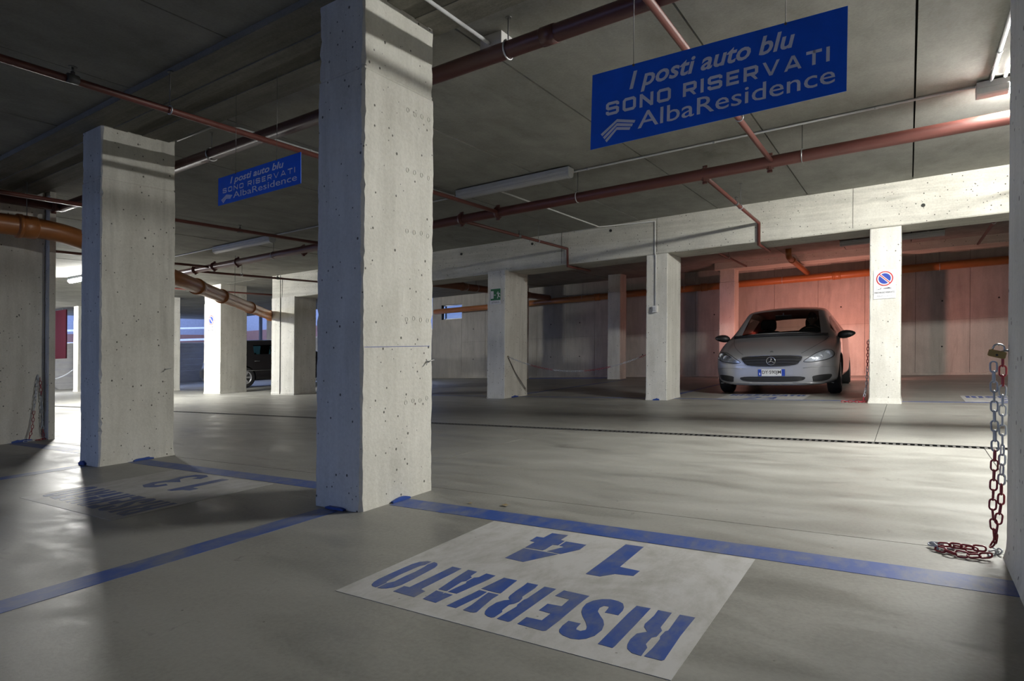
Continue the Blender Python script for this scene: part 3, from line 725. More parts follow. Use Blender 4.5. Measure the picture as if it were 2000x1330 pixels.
m = MB(); m.box(-3.305, -3.235, 9.065, 9.12, 1.35, 1.45); m.obj('switch_box', 'white_plastic', c5, label='white switch box'); m = MB(); m.box(-3.292, -3.25, 9.055, 9.066, 1.37, 1.43); m.obj('switch_cover', 'conduit', c5)
conduit('dark cable conduit down the broad pillar front', [(-12.28, 9.06, 2.78), (-12.28, 9.06, .02)], .008, 'rod', False)

# ---- fluorescent fittings
def fitting(x0, x1, y, lit, label, cap=.035):
    t = thing('fluorescent_light', label, 'lamp', S((x0 + x1) / 2, y, 2.70), 'fluorescent ceiling fittings')
    wd = .065
    prof = [(-wd, 2.775), (-wd, 2.735), (-wd * .9, 2.725), (wd * .9, 2.725), (wd, 2.735), (wd, 2.775)]
    def extr(pr, xa, xb):
        m = MB(); n = len(pr); vs = [S(xa, y + a, h) for a, h in pr] + [S(xb, y + a, h) for a, h in pr]
        fs = [tuple(range(n)), tuple(reversed(range(n, 2 * n)))] + [(i, n + i, n + (i + 1) % n, (i + 1) % n) for i in range(n)]
        return m.add(vs, fs)
    extr(prof, x0, x1).obj('housing', 'housing', t)
    lens = [(-wd * .92, 2.728)] + [(wd * .92 * math.sin(a), 2.712 - .045 * math.cos(a)) for a in [R(-80 + 20 * k) for k in range(9)]] + [(wd * .92, 2.728)]
    extr(lens, x0 + cap, x1 - .035).obj('diffuser', 'lamp_on' if lit else 'lens', t)
    for xa, xb in ((x0 + .002, x0 + cap), (x1 - .035, x1 - .002)):
        extr([(a * 1.04, h - .002) for a, h in lens], xa, xb).obj('end_cap', 'housing', t)
    for xx in (x0 + .25, x1 - .25):
        extr([(-.03, 2.774), (.03, 2.774), (.03, 2.788), (-.03, 2.788)], xx - .02, xx + .02).obj('bracket', 'galv', t)
    return t
fitting(-4.58, -3.06, 5.88, False, 'unlit fluorescent fitting on the ceiling right of the big pillar')
fitting(-10.0, -8.45, 6.08, False, 'unlit fluorescent fitting on the ceiling left of the big pillar')
fitting(.43, 2.15, 6.0, True, 'burning fluorescent fitting half hidden by the edge pillar', .20)
fitting(-15.6, -14.05, 6.1, True, 'burning fluorescent fitting hidden behind the second near pillar')
fitting(-23.6, -22.1, 6.3, True, 'unseen burning fluorescent fitting added to light the glaring pillar in the gap')  # hidden from view, added to brighten the pillar front in the gap
fitting(-1.15, .54, 13.68, False, 'dark unlit fitting behind the deep beam above the no-parking pillar')

# ================================================================== SIGNS
def text_mesh(s, size, shear=0.0, bold=0.0, sx=1.0, spacing=1.0, align='LEFT'):
    c = bpy.data.curves.new('t', 'FONT'); c.body = s; c.size = size; c.shear = shear; c.offset = bold; c.space_character = spacing
    c.align_x = align; c.resolution_u = 3
    o = bpy.data.objects.new('t', c); COL.objects.link(o)
    dg = bpy.context.evaluated_depsgraph_get(); me = bpy.data.meshes.new_from_object(o.evaluated_get(dg))
    vs = [(v.co.x * sx, v.co.y) for v in me.vertices]; fs = [tuple(p.vertices) for p in me.polygons]
    bpy.data.objects.remove(o); bpy.data.curves.remove(c); bpy.data.meshes.remove(me)
    return vs, fs
def fit_text(m, s, fr, u0, u1, v0, v1, wv, **kw):
    """flat lettering stretched to the box u0..u1, v0..v1 of frame fr"""
    vs, fs = text_mesh(s, 1.0, **kw)
    a0 = min(p[0] for p in vs); a1 = max(p[0] for p in vs); b0 = min(p[1] for p in vs); b1 = max(p[1] for p in vs)
    m.add([fr(u0 + (x - a0) / (a1 - a0) * (u1 - u0), v0 + (y - b0) / (b1 - b0) * (v1 - v0), wv) for x, y in vs], fs)
# squared extended capitals drawn as strokes
def rr(x0, x1, y0, y1, c): return [(x0 + c, y0), (x1 - c, y0), (x1, y0 + c), (x1, y1 - c), (x1 - c, y1), (x0 + c, y1), (x0, y1 - c), (x0, y0 + c), (x0 + c, y0), (x0 + c + .02, y0)]
CAPS = {'S': ([[(1, .74), (1, .9), (.88, 1), (.12, 1), (0, .9), (0, .6), (.12, .5), (.88, .5), (1, .4), (1, .1), (.88, 0), (.12, 0), (0, .1), (0, .26)]], 1), 'O': ([rr(0, 1, 0, 1, .14)], 1),
        'N': ([[(0, 0), (0, 1)], [(.02, 1), (.98, 0)], [(1, 0), (1, 1)]], 1), 'R': ([[(0, 0), (0, 1)], [(0, 1), (.88, 1), (1, .9), (1, .52), (.88, .42), (0, .42)], [(.55, .42), (1, 0)]], .95),
        'I': ([[(0, 0), (0, 1)]], .0), 'E': ([[(0, 0), (0, 1)], [(0, 1), (.95, 1)], [(0, .5), (.85, .5)], [(0, 0), (.95, 0)]], .85), 'V': ([[(0, 1), (.5, 0)], [(.5, 0), (1, 1)]], 1.15), 'A': ([[(0, 0), (.5, 1)], [(.5, 1), (1, 0)], [(.2, .2), (.8, .2)]], 1.15),
        'T': ([[(0, 1), (1, 1)], [(.5, 0), (.5, 1)]], .95)}
def caps_line(m, s, fr, u0, u1, v0, v1, wv, asp):
    """stroke capitals; strokes are built in true proportion (asp = board width / height)"""
    G = .62; W = sum((CAPS[c][1] + G if c != ' ' else .75) for c in s) - G
    H = v1 - v0; t = .215 * H; U0 = u0 * asp + t / 2; k = (u1 * asp - t / 2 - U0) / W; x = U0
    for c in s:
        if c == ' ': x += .75 * k; continue
        st, wd = CAPS[c]
        for pl in st:
            pts = [(x + a * wd * k, v0 + t / 2 + b * (H - t)) for a, b in pl]
            if len(pl) == 2 and pl[0][0] == pl[1][0]: pts = [(pts[0][0], v0), (pts[1][0], v1)]
            elif len(pl) == 2 and pl[0][1] == pl[1][1] and c in 'ET': pts = [(pts[0][0] - t / 2, pts[0][1]), (pts[1][0] + t / 2, pts[1][1])]
            elif c in 'VAR' and len(pl) == 2 and pl[0][1] != pl[1][1]: pts = [(p, v0 - t * .2 if q < v0 + t * .6 else (v1 + t * .2 if q > v1 - t * .6 else q)) for p, q in pts]
            for q in ribbon(pts, t):
                m.add([fr(a / asp, min(v1, max(v0, b)), wv) for a, b in q], [(0, 1, 2, 3)])
        x += (wd + G) * k
def sign_board(corners, label, wires):
    TL, TR, BR, BL = corners
    U = (TR - TL); V = (TL - BL)
    Nn = U.cross(V).normalized()
    fr = lambda u, v, wv: BL + U * u + V * v + Nn * wv
    c = (TL + BR) / 2
    t = thing('hanging_sign', label, 'sign', BL.lerp(BR, .5), 'hanging blue parking signs')
    m = MB(); m.hexa([fr(0, 0, -.003), fr(1, 0, -.003), fr(1, 1, -.003), fr(0, 1, -.003), fr(0, 0, .0), fr(1, 0, .0), fr(1, 1, .0), fr(0, 1, .0)]); m.obj('board', 'sign_blue', t)
    m = MB(); fit_text(m, 'I posti auto blu', fr, .165, .815, .605, .905, .0012, shear=.22, bold=.022); m.obj('lettering', 'sign_white', t, label='lettering reading I posti auto blu')
    m = MB(); caps_line(m, 'SONO RISERVATI', fr, .065, .94, .40, .575, .0012, U.length / V.length); m.obj('lettering', 'sign_white', t, label='lettering reading SONO RISERVATI')
    m = MB(); fit_text(m, 'AlbaResidence', fr, .205, .96, .13, .345, .0012, bold=.004); m.obj('lettering', 'sign_white', t, label='lettering reading AlbaResidence')
    m = MB()
    for k in range(3):
        o = -.052 * k; e = .010 * k
        for q in ([(.045 + e, .175 + o * .9), (.115, .325 + o), (.115, .287 + o), (.052 + e, .143 + o * .9)], [(.115, .325 + o), (.195 - e, .255 + o * .75), (.190 - e, .222 + o * .75), (.115, .287 + o)]):
            m.add([fr(a, b, .0012) for a, b in q], [(0, 1, 2, 3)])
    m.obj('emblem', 'sign_white', t, label='emblem of three nested chevrons')
    for u in wires:
        p = fr(u, .985, 0); top = Vector((p.x, p.y, HC + SX * p.x + SY * p.y)) if not (2.2 < p.y < 2.885) else Vector((p.x, p.y, 2.755 + SX * p.x + SY * p.y))
        MB().tube([p, top], .0016, 6).obj('hanging_wire', 'rod', t)
        MB().tube([p + Nn * .004, p - Nn * .004], .005, 8).obj('eyelet', 'rod', t)
    return t
sign_board([Vector(p) for p in ((-1.150, 2.403, 1.954), (-.199, 2.616, 2.076), (-.200, 2.603, 1.752), (-1.152, 2.391, 1.630))],
           'big blue hanging sign with white lettering near the camera', (.18, .78))
sign_board([Vector(p) for p in ((-4.252, 2.602, 1.981), (-3.269, 2.556, 2.006), (-3.255, 2.547, 1.801), (-4.238, 2.593, 1.776))],
           'smaller looking blue hanging sign between the two near pillars', (.235, .735))

def disc(m, fr, cu, cv, r0, r1, wv, n=36, a0=0, a1=2 * math.pi):
    """flat ring (r0 inner) in frame metres"""
    vs = []; 
    for k in range(n + 1):
        a = a0 + (a1 - a0) * k / n
        vs += [fr(cu + r0 * math.cos(a), cv + r0 * math.sin(a), wv), fr(cu + r1 * math.cos(a), cv + r1 * math.sin(a), wv)]
    m.add(vs, [(2 * k, 2 * k + 1, 2 * k + 3, 2 * k + 2) for k in range(n)])
def no_parking(x0, x1, h0, h1, y, label):
    fr = lambda u, v, wv: S(x0 + u, y - wv, h0 + v)
    W, H = x1 - x0, h1 - h0
    t = thing('no_parking_sheet', label, 'sign', S((x0 + x1) / 2, y, h0), 'no-parking sheets')
    slab('sheet', 'white', x0, x1, y - .002, y, h0, h1, t)
    cu, cv, r = W * .5, H * .70, W * .385
    m = MB(); disc(m, fr, cu, cv, r * .86, r, .003); a = R(-45)
    d = Vector((math.cos(a), math.sin(a))); nn = Vector((-d.y, d.x))
    hw = r * .055; e = r * .87
    m.add([fr(cu + d.x * s * e + nn.x * q * hw, cv + d.y * s * e + nn.y * q * hw, .003) for s, q in ((-1, -1), (1, -1), (1, 1), (-1, 1))], [(0, 1, 2, 3)])
    m.obj('red_ring', 'red', t, label='red ring with diagonal bar')
    m = MB(); ri = r * .72; g = r * .14
    for s in (-1, 1):
        b = math.acos(g / ri); pts = [(math.cos(a + s * math.pi / 2 + b * (2 * k / 14 - 1)) * ri, math.sin(a + s * math.pi / 2 + b * (2 * k / 14 - 1)) * ri) for k in range(15)]
        m.add([fr(cu + p, cv + q, .003) for p, q in pts], [tuple(range(15))])
    m.obj('blue_disc', 'blue', t, label='blue halves of the disc')
    m = MB()   # tow truck and car pictogram in a thin frame
    for q in ribbon([(W * .15, H * .30), (W * .85, H * .30), (W * .85, H * .45), (W * .15, H * .45), (W * .15, H * .30)], .0018): m.add([fr(u, v, .003) for u, v in q], [(0, 1, 2, 3)])
    m.obj('pictogram_frame', 'grey_ink', t)
    m = MB()
    for poly in ([(.17, .34), (.30, .34), (.33, .375), (.36, .40), (.345, .365), (.33, .335), (.22, .325)], [(.44, .355), (.50, .365), (.60, .372), (.70, .385), (.74, .365), (.80, .357), (.80, .345), (.44, .345)]):
        m.add([fr(u * W, v * H, .003) for u, v in poly], [tuple(range(len(poly)))])
    m.obj('tow_pictogram', 'black', t, label='black tow-away pictogram')
    m = MB(); fit_text(m, 'PARCHEGGIO RISERVATO', fr, W * .05, W * .95, H * .19, H * .245, .003, bold=.02); m.obj('lettering', 'black', t)
    m = MB(); fit_text(m, 'AlbaResidence', fr, W * .15, W * .85, H * .07, H * .125, .003); m.obj('lettering', 'grey_ink', t)
no_parking(-.383, -.141, 1.333, 1.697, 9.113, 'no-parking sheet with red ring on the pillar beside the silver car')
no_parking(-15.2, -14.88, 1.52, 2.05, 9.04, 'no-parking sheet on the glaring pillar by the black minivan')

def exit_sign():
    x0, x1, h0, h1, y = -6.265, -6.035, 1.672, 1.950, 8.966
    fr = lambda u, v, wv: S(x0 + u * (x1 - x0), y - wv, h0 + v * (h1 - h0))
    t = thing('exit_sign', 'green and white emergency exit sheet on the pillar left of the sagging chain', 'sign', S(-6.15, y, h0))
    slab('sheet', 'white', x0, x1, y - .002, y, h0, h1, t)
    m = MB(); m.add([fr(u, v, .003) for u, v in ((.05, .24), (.97, .24), (.97, .97), (.05, .97))], [(0, 1, 2, 3)]); m.obj('green_field', 'green', t)
    m = MB(); m.add([fr(u, v, .004) for u, v in ((.08, .36), (.33, .36), (.33, .84), (.08, .84))], [(0, 1, 2, 3)]); m.obj('door_symbol', 'white', t)
    m = MB(); m.add([fr(u, v, .004) for u, v in ((.36, .575), (.42, .535), (.42, .555), (.54, .555), (.54, .595), (.42, .595), (.42, .615))], [tuple(range(7))]); m.obj('arrow_symbol', 'white', t)
    m = MB(); n = 14
    m.add([fr(.735 + .045 * math.cos(6.283 * k / n), .745 + .04 * math.sin(6.283 * k / n), .004) for k in range(n)], [tuple(range(n))])
    for pl, wd in (([(.76, .66), (.78, .52)], .10), ([(.775, .53), (.72, .44), (.69, .35)], .06), ([(.79, .53), (.86, .46), (.93, .43)], .055), ([(.74, .66), (.66, .66), (.635, .72)], .045), ([(.79, .67), (.88, .66), (.93, .60)], .045)):
        for q in ribbon(pl, wd): m.add([fr(u, v, .004) for u, v in q], [(0, 1, 2, 3)])
    m.obj('running_figure', 'white', t)
    m = MB(); fit_text(m, 'USCITA DI', fr, .2, .82, .145, .19, .003); fit_text(m, 'SICUREZZA', fr, .14, .88, .07, .12, .003, bold=.02); m.obj('lettering', 'black', t)
exit_sign()

# dark red board hanging in the gap on the left
br = thing('hanging_board', 'dark red board hanging in the bright gap on the left', 'board', S(-24, 9.05, 1.1))
slab('board', 'board_red', -24.9, -23.40, 9.03, 9.07, 1.10, 2.72, br)
for x in (-24.6, -23.7): MB().tube([S(x, 9.05, 2.7), S(x, 9.05, HC)], .012, 6).obj('hanger_rod', 'rod', br)

# ================================================================== CHAINS
def link_mesh(ln, wd, r):
    """one stadium-shaped chain link, long axis local Z"""
    pts = []; a = ln / 2 - wd / 2; c = wd / 2 - r; n = 7
    for k in range(n): t = math.pi * k / (n - 1); pts.append((c * math.cos(t), a + c * math.sin(t)))
    for k in range(n): t = math.pi + math.pi * k / (n - 1); pts.append((c * math.cos(t), -a + c * math.sin(t)))
    m = MB().tube([Vector((x, 0, z)) for x, z in pts], r, 6, closed=True)
    me = bpy.data.meshes.new('link'); me.from_pydata([tuple(v) for v in m.v], [], m.f); me.polygons.foreach_set('use_smooth', m.s); me.update()
    return me
LINKS = {}
def links_for(ln, wd, r, mat):
    k = (ln, wd, r, mat)
    if k not in LINKS:
        me = link_mesh(ln, wd, r); me.materials.append(M[mat]); LINKS[k] = me
    return LINKS[k]
def chain_along(t, pts, colours, ln=.047, wd=.027, r=.0034, roll0=0.0):
    """links laid end in end along a polyline; alternate links turned a quarter"""
    P = [Vector(p) for p in pts]; seg = [(P[i + 1] - P[i]).length for i in range(len(P) - 1)]; tot = sum(seg)
    pitch = ln - 3.2 * r; n = max(2, int(tot / pitch)); pos = 0; base = wloc(t)
    def at(s):
        s = max(0, min(tot - 1e-6, s))
        for i, q in enumerate(seg):
            if s <= q: return P[i].lerp(P[i + 1], s / q), (P[i + 1] - P[i]).normalized()
            s -= q
        return P[-1], (P[-1] - P[-2]).normalized()
    for k in range(n):
        p, d = at((k + .5) * pitch)
        q = Vector((0, 0, 1)).rotation_difference(d) @ Euler((0, 0, roll0 + (R(90) if k % 2 else 0) + rnd.uniform(-.18, .18))).to_quaternion()
        mat = colours(k, n)
        o = bpy.data.objects.new('chain_link', links_for(ln, wd, r, mat)); COL.objects.link(o)
        o.parent = t; o.location = p - base; o.rotation_mode = 'QUATERNION'; o.rotation_quaternion = q
# 1. big chain at the edge pillar: hook, padlock, two strands and a heap on the floor
hk = S(.300, 2.99, .745)
ch = thing('barrier_chain', 'red and white chain padlocked to the edge pillar, its end heaped on the floor', 'chain', S(.2, 2.85, 0))
yk = 2.86
def sp(px, h, y=2.855): return S(px, y, h)
chain_along(ch, [sp(.262, .715), sp(.268, .40), sp(.262, .17), sp(.270, .06), sp(.245, .022, 2.82)], lambda k, n: 'chain_white' if k < 9 else 'chain_red')
chain_along(ch, [sp(.290, .735, 2.87), sp(.291, .40, 2.87), sp(.287, .19, 2.865), sp(.272, .08, 2.85), sp(.262, .03, 2.82)], lambda k, n: 'chain_red' if k < 3 else ('chain_white' if k < 13 else 'chain_red'), roll0=R(90))
chain_along(ch, [sp(.255, .020, 2.80), sp(.20, .014, 2.785), sp(.14, .012, 2.80), sp(.10, .012, 2.83), sp(.09, .014, 2.86), sp(.13, .020, 2.865)], lambda k, n: 'chain_red' if k < 5 else 'chain_white')
chain_along(ch, [sp(.24, .032, 2.83), sp(.19, .030, 2.835), sp(.14, .026, 2.85), sp(.085, .016, 2.875), sp(.075, .012, 2.85)], lambda k, n: 'chain_red' if k < 4 else 'chain_white', roll0=.6)
chain_along(ch, [sp(.22, .012, 2.87), sp(.16, .012, 2.885), sp(.11, .014, 2.88), sp(.06, .012, 2.89)], lambda k, n: 'chain_red' if k < 2 else 'chain_white', roll0=.3)
chain_along(ch, [sp(.25, .010, 2.85), sp(.285, .012, 2.89), sp(.275, .01, 2.93), sp(.24, .01, 2.92)], lambda k, n: 'chain_white', roll0=.9)
MB().tube([sp(.31, .755, 2.84), sp(.296, .757, 2.845), sp(.285, .752, 2.85), sp(.283, .735, 2.852), sp(.292, .73, 2.855)], .0045, 8).obj('wall_hook', 'rod', ch)
pl = thing('padlock', 'brass padlock holding the chain to the edge pillar', 'padlock', sp(.27, .705, 2.85))
q = Matrix.Rotation(R(14), 3, 'Y')
cc = sp(.270, .745, 2.835)
def lockpt(x, y, z): return cc + q @ Vector((x, y, z))
m = MB(); prof = [(-.026, -.010), (-.022, -.0135), (.022, -.0135), (.026, -.010), (.026, .010), (.022, .0125), (-.022, .0125), (-.026, .010)]
vs = [lockpt(x, -.008, z) for x, z in prof] + [lockpt(x, .008, z) for x, z in prof]; n = 8
m.add(vs, [tuple(range(8)), tuple(reversed(range(8, 16)))] + [(i, 8 + i, 8 + (i + 1) % 8, (i + 1) % 8) for i in range(8)]); m.obj('lock_body', 'brass', pl)
MB().tube([lockpt(-.016, 0, .012)] + [lockpt(-.016 * math.cos(t), 0, .022 + .014 * math.sin(t)) for t in [math.pi * k / 8 for k in range(9)]] + [lockpt(.016, 0, .012)], .0034, 8).obj('shackle', 'galv', pl)
MB().tube([lockpt(0, -.0085, -.004), lockpt(0, -.0075, -.004)], .004, 10).obj('keyhole', 'trim', pl)

# 2. chain on the face of the third pillar
ch2 = thing('barrier_chain', 'red and white chain hanging doubled on the dark pillar at the left', 'chain', S(-8.2, 2.88, 0))
X3 = -8.197
chain_along(ch2, [S(X3, 2.895, .72), S(X3 + .004, 2.875, .50), S(X3 + .006, 2.86, .36), S(X3 + .02, 2.84, .15), S(X3 + .04, 2.80, .02)], lambda k, n: 'chain_white' if k < n * .52 else 'chain_red', .050, .026, .0035)
chain_along(ch2, [S(X3, 2.915, .70), S(X3 + .003, 2.93, .45), S(X3 + .006, 2.935, .20), S(X3 + .02, 2.945, .04)], lambda k, n: 'chain_red' if (k < n * .28 or k > n * .86) else 'chain_white', .050, .026, .0035)
chain_along(ch2, [S(X3 + .03, 2.96, .014), S(X3 + .06, 2.90, .012), S(X3 + .07, 2.84, .012), S(X3 + .09, 2.78, .012), S(X3 + .06, 2.72, .012)], lambda k, n: 'chain_red' if k < n * .5 else 'chain_white', .050, .026, .0035)
MB().tube([S(-8.225, 2.90, .735), S(-8.20, 2.90, .735), S(-8.19, 2.90, .715)], .004, 8).obj('wall_hook', 'galv', ch2)

# 3. chain sagging between two pillars under the beam
ch3 = thing('barrier_chain', 'red and white chain sagging between the exit-sign pillar and the conduit pillar', 'chain', S(-4.7, 9.2, .2))
A, Bp = S(-5.945, 9.07, .735), S(-3.435, 9.3, .72)
pts = []
for k in range(25):
    t = k / 24; p = A.lerp(Bp, t); pts.append(p - Vector((0, 0, .27 * (1 - (2 * t - 1) ** 2))))
chain_along(ch3, pts, lambda k, n: 'chain_red' if (.17 < k / n < .34 or .56 < k / n < .74 or k / n > .93) else 'chain_white', .050, .027, .0036)
MB().tube([S(-5.965, 9.07, .745), S(-5.94, 9.07, .745), S(-5.935, 9.07, .73)], .006, 8).obj('wall_hook', 'brass', ch3)
MB().tube([S(-5.945, 9.07, .735), S(-5.94, 9.3, .45), S(-5.935, 9.66, .13)], .005, 6).obj('tail_cord', 'rod', ch3, label='grey cord hanging slack down the pillar face')
# 4. chain on the no-parking pillar
ch4 = thing('barrier_chain', 'red and white chain hanging beside the silver car on the no-parking pillar', 'chain', S(-.47, 9.25, 0))
chain_along(ch4, [S(-.445, 9.25, .80), S(-.452, 9.25, .45), S(-.462, 9.24, .2), S(-.495, 9.22, .03)], lambda k, n: 'chain_red' if k < n * .4 or k > n * .93 else 'chain_white', .056, .032, .0048)
chain_along(ch4, [S(-.47, 9.2, .014), S(-.55, 9.16, .014), S(-.66, 9.18, .014), S(-.76, 9.16, .014)], lambda k, n: 'chain_red', .056, .032, .0048)
MB().tube([S(-.425, 9.25, .815), S(-.445, 9.25, .815), S(-.447, 9.25, .795)], .005, 8).obj('wall_hook', 'galv', ch4)
# 5. distant chain in the gap at the left
ch5 = thing('barrier_chain', 'pale chain sagging by the glaring pillar far off at the left', 'chain', S(-24, 9.2, .4))
A, Bp = S(-25.9, 9.3, .42), S(-23.04, 9.2, .80)
pts = [A.lerp(Bp, k / 14) - Vector((0, 0, .16 * (1 - (2 * k / 14 - 1) ** 2))) for k in range(15)]
chain_along(ch5, pts, lambda k, n: 'chain_white', .075, .045, .009)

# small litter on the floor
def leaf(x, y, label, s=.03):
    m = MB(); vs = [S(x + a * s, y + b * s, .002 + c * s) for a, b, c in ((-1, 0, .05), (-.3, .5, .25), (.4, .35, .15), (1, .1, .3), (.3, -.4, .1), (-.5, -.35, .2), (0, 0, .02))]
    m.add(vs, [(6, 0, 1), (6, 1, 2), (6, 2, 3), (6, 3, 4), (6, 4, 5), (6, 5, 0)]); m.obj('dry_leaf', 'leaf', None, label=label, cat='leaf', base=S(x, y, 0))
leaf(-1.78, 2.70, 'dry leaf on the floor just behind the blue line near the big pillar')
leaf(-1.98, 2.66, 'smaller dry leaf on the floor nearest the big pillar', .018)

# ================================================================== CARS
def car_base(name, label, origin, yaw=0.0):
    t = bpy.data.objects.new(name, None); COL.objects.link(t); t.location = origin
    sl = Matrix(((1, 0, 0), (0, 1, 0), (SX, SY, 1))).to_3x3()
    ex = Vector((1, 0, SX)).normalized(); ez = Vector((-SX, -SY, 1)).normalized(); ey = ez.cross(ex)
    m3 = Matrix((ex, ey, ez)).transposed() @ Matrix.Rotation(yaw, 3, 'Z')
    t.rotation_euler = m3.to_euler(); setp(t, label, 'car'); return t
def lobj(name, mat, me_vs, me_fs, smooth, parent, **kw):
    me = bpy.data.meshes.new(name); me.from_pydata([tuple(v) for v in me_vs], [], me_fs); me.update()
    me.polygons.foreach_set('use_smooth', [smooth] * len(me.polygons) if isinstance(smooth, bool) else smooth)
    bm = bmesh.new(); bm.from_mesh(me); bmesh.ops.recalc_face_normals(bm, faces=bm.faces); bm.to_mesh(me); bm.free()
    me.materials.append(M[mat] if isinstance(mat, str) else mat)
    o = bpy.data.objects.new(name, me); COL.objects.link(o); o.parent = parent
    return setp(o, **kw)
def lmb(m, name, mat, parent, **kw): return lobj(name, mat, m.v, m.f, m.s, parent, **kw)

def loft_body(stations, matmap, arches, parent, mats, names, arch_r=.325):
    """stations: (y, [11 (x,z) half-section points]); subdivided, wheel arches cut, split by material"""
    NP = len(stations[0][1]); vs = []; fs = []; mi = []
    full = 2 * NP - 2
    for y, pts in stations:
        ring = list(pts) + [(-x, z) for x, z in reversed(pts[1:-1])]
        vs += [(x, y + (0.0 if True else 0), z) for x, z in ring]
    for i in range(len(stations) - 1):
        for j in range(full):
            fs.append((i * full + j, i * full + (j + 1) % full, (i + 1) * full + (j + 1) % full, (i + 1) * full + j))
            jj = j if j < NP - 1 else full - 1 - j
            mi.append(matmap(i, jj))
    fs.append(tuple(range(full))); mi.append(0)
    fs.append(tuple(reversed([(len(stations) - 1) * full + j for j in range(full)]))); mi.append(0)
    me = bpy.data.meshes.new('b'); me.from_pydata(vs, [], fs); me.update()
    bm = bmesh.new(); bm.from_mesh(me); bmesh.ops.recalc_face_normals(bm, faces=bm.faces); bm.to_mesh(me); bm.free()
    for k in mats: me.materials.append(M[k])
    for p, k in zip(me.polygons, mi): p.material_index = k
    o = bpy.data.objects.new('b', me); COL.objects.link(o)
    sm = o.modifiers.new('s', 'SUBSURF'); sm.levels = 3; sm.render_levels = 3
    cutters = []
    for (y, zc) in arches:
        for s in (-1, 1):
            cm = MB(); cm.tube([(s * .62, y, zc), (s * 1.1, y, zc)], arch_r, 28)
            cme = bpy.data.meshes.new('c'); cme.from_pydata([tuple(v) for v in cm.v], [], cm.f); cme.update()
            bm = bmesh.new(); bm.from_mesh(cme); bmesh.ops.recalc_face_normals(bm, faces=bm.faces); bm.to_mesh(cme); bm.free()
            for k in mats: cme.materials.append(M[k])
            for p in cme.polygons: p.material_index = len(mats) - 1
            co = bpy.data.objects.new('c', cme); COL.objects.link(co); cutters.append(co)
            bo = o.modifiers.new('x', 'BOOLEAN'); bo.object = co; bo.operation = 'DIFFERENCE'; bo.solver = 'EXACT'
    dg = bpy.context.evaluated_depsgraph_get(); ev = bpy.data.meshes.new_from_object(o.evaluated_get(dg))
    V = [v.co.copy() for v in ev.vertices]; Fc = [(tuple(p.vertices), p.material_index) for p in ev.polygons]
    bvh = BVHTree.FromPolygons(V, [f for f, _ in Fc])
    for c in cutters: bpy.data.objects.remove(c)
    bpy.data.objects.remove(o)
    out = {}
    for k, nm in enumerate(names):
        sel = [f for f, q in Fc if q == k]
        if not sel: continue
        idx = {}; vv = []; ff = []
        for f in sel:
            g = []
            for i in f:
                if i not in idx: idx[i] = len(vv); vv.append(V[i])
                g.append(idx[i])
            ff.append(tuple(g))
        # split into connected pieces for windows so that each pane is its own part
        if nm in ('window', 'wheel_arch'):
            par = list(range(len(vv)))
            def find(a):
                while par[a] != a: par[a] = par[par[a]]; a = par[a]
                return a
            for g in ff:
                for a in g[1:]: par[find(a)] = find(g[0])
            comps = {}
            for g in ff: comps.setdefault(find(g[0]), []).append(g)
            for comp in comps.values():
                ix = {}; v2 = []; f2 = []
                for g in comp:
                    h = []
                    for a in g:
                        if a not in ix: ix[a] = len(v2); v2.append(vv[a])
                        h.append(ix[a])
                    f2.append(tuple(h))
                p = lobj(nm, mats[k], v2, f2, True, parent); out.setdefault(nm, []).append(p)
        else:
            out[nm] = lobj(nm, mats[k], vv, ff, True, parent)
    return bvh, out

def project(bvh, outline, off, axis='y', sub=4, origin=-3.0):
    """drape a 2-D outline (x,z) on the body, seen from the front"""
    bm = bmesh.new(); bvs = [bm.verts.new((x, 0, z)) for x, z in outline]; bm.faces.new(bvs)
    bmesh.ops.triangulate(bm, faces=bm.faces)
    for _ in range(sub):
        es = [e for e in bm.edges if e.calc_length() > .03]
        if not es: break
        bmesh.ops.subdivide_edges(bm, edges=es, cuts=1); bmesh.ops.triangulate(bm, faces=[f for f in bm.faces if len(f.verts) > 3])
    for v in bm.verts:
        h = bvh.ray_cast(Vector((v.co.x, origin, v.co.z)), Vector((0, 1, 0)))
        v.co.y = (h[0].y if h[0] else .3) - off
    vs = [v.co.copy() for v in bm.verts]; bm.verts.index_update(); fs = [tuple(v.index for v in f.verts) for f in bm.faces]
    bm.free(); return vs, fs
def drape(bvh, pts, off):
    out = []
    for x, z in pts:
        h = bvh.ray_cast(Vector((x, -3, z)), Vector((0, 1, 0))); out.append(Vector((x, (h[0].y if h[0] else .3) - off, z)))
    return out
def smooth_poly(pts, n=3):
    """Chaikin rounding of a closed outline"""
    for _ in range(n):
        out = []
        for i in range(len(pts)):
            a, b = pts[i], pts[(i + 1) % len(pts)]
            out += [(a[0] * .78 + b[0] * .22, a[1] * .78 + b[1] * .22), (a[0] * .22 + b[0] * .78, a[1] * .22 + b[1] * .78)]
        pts = out
    return pts
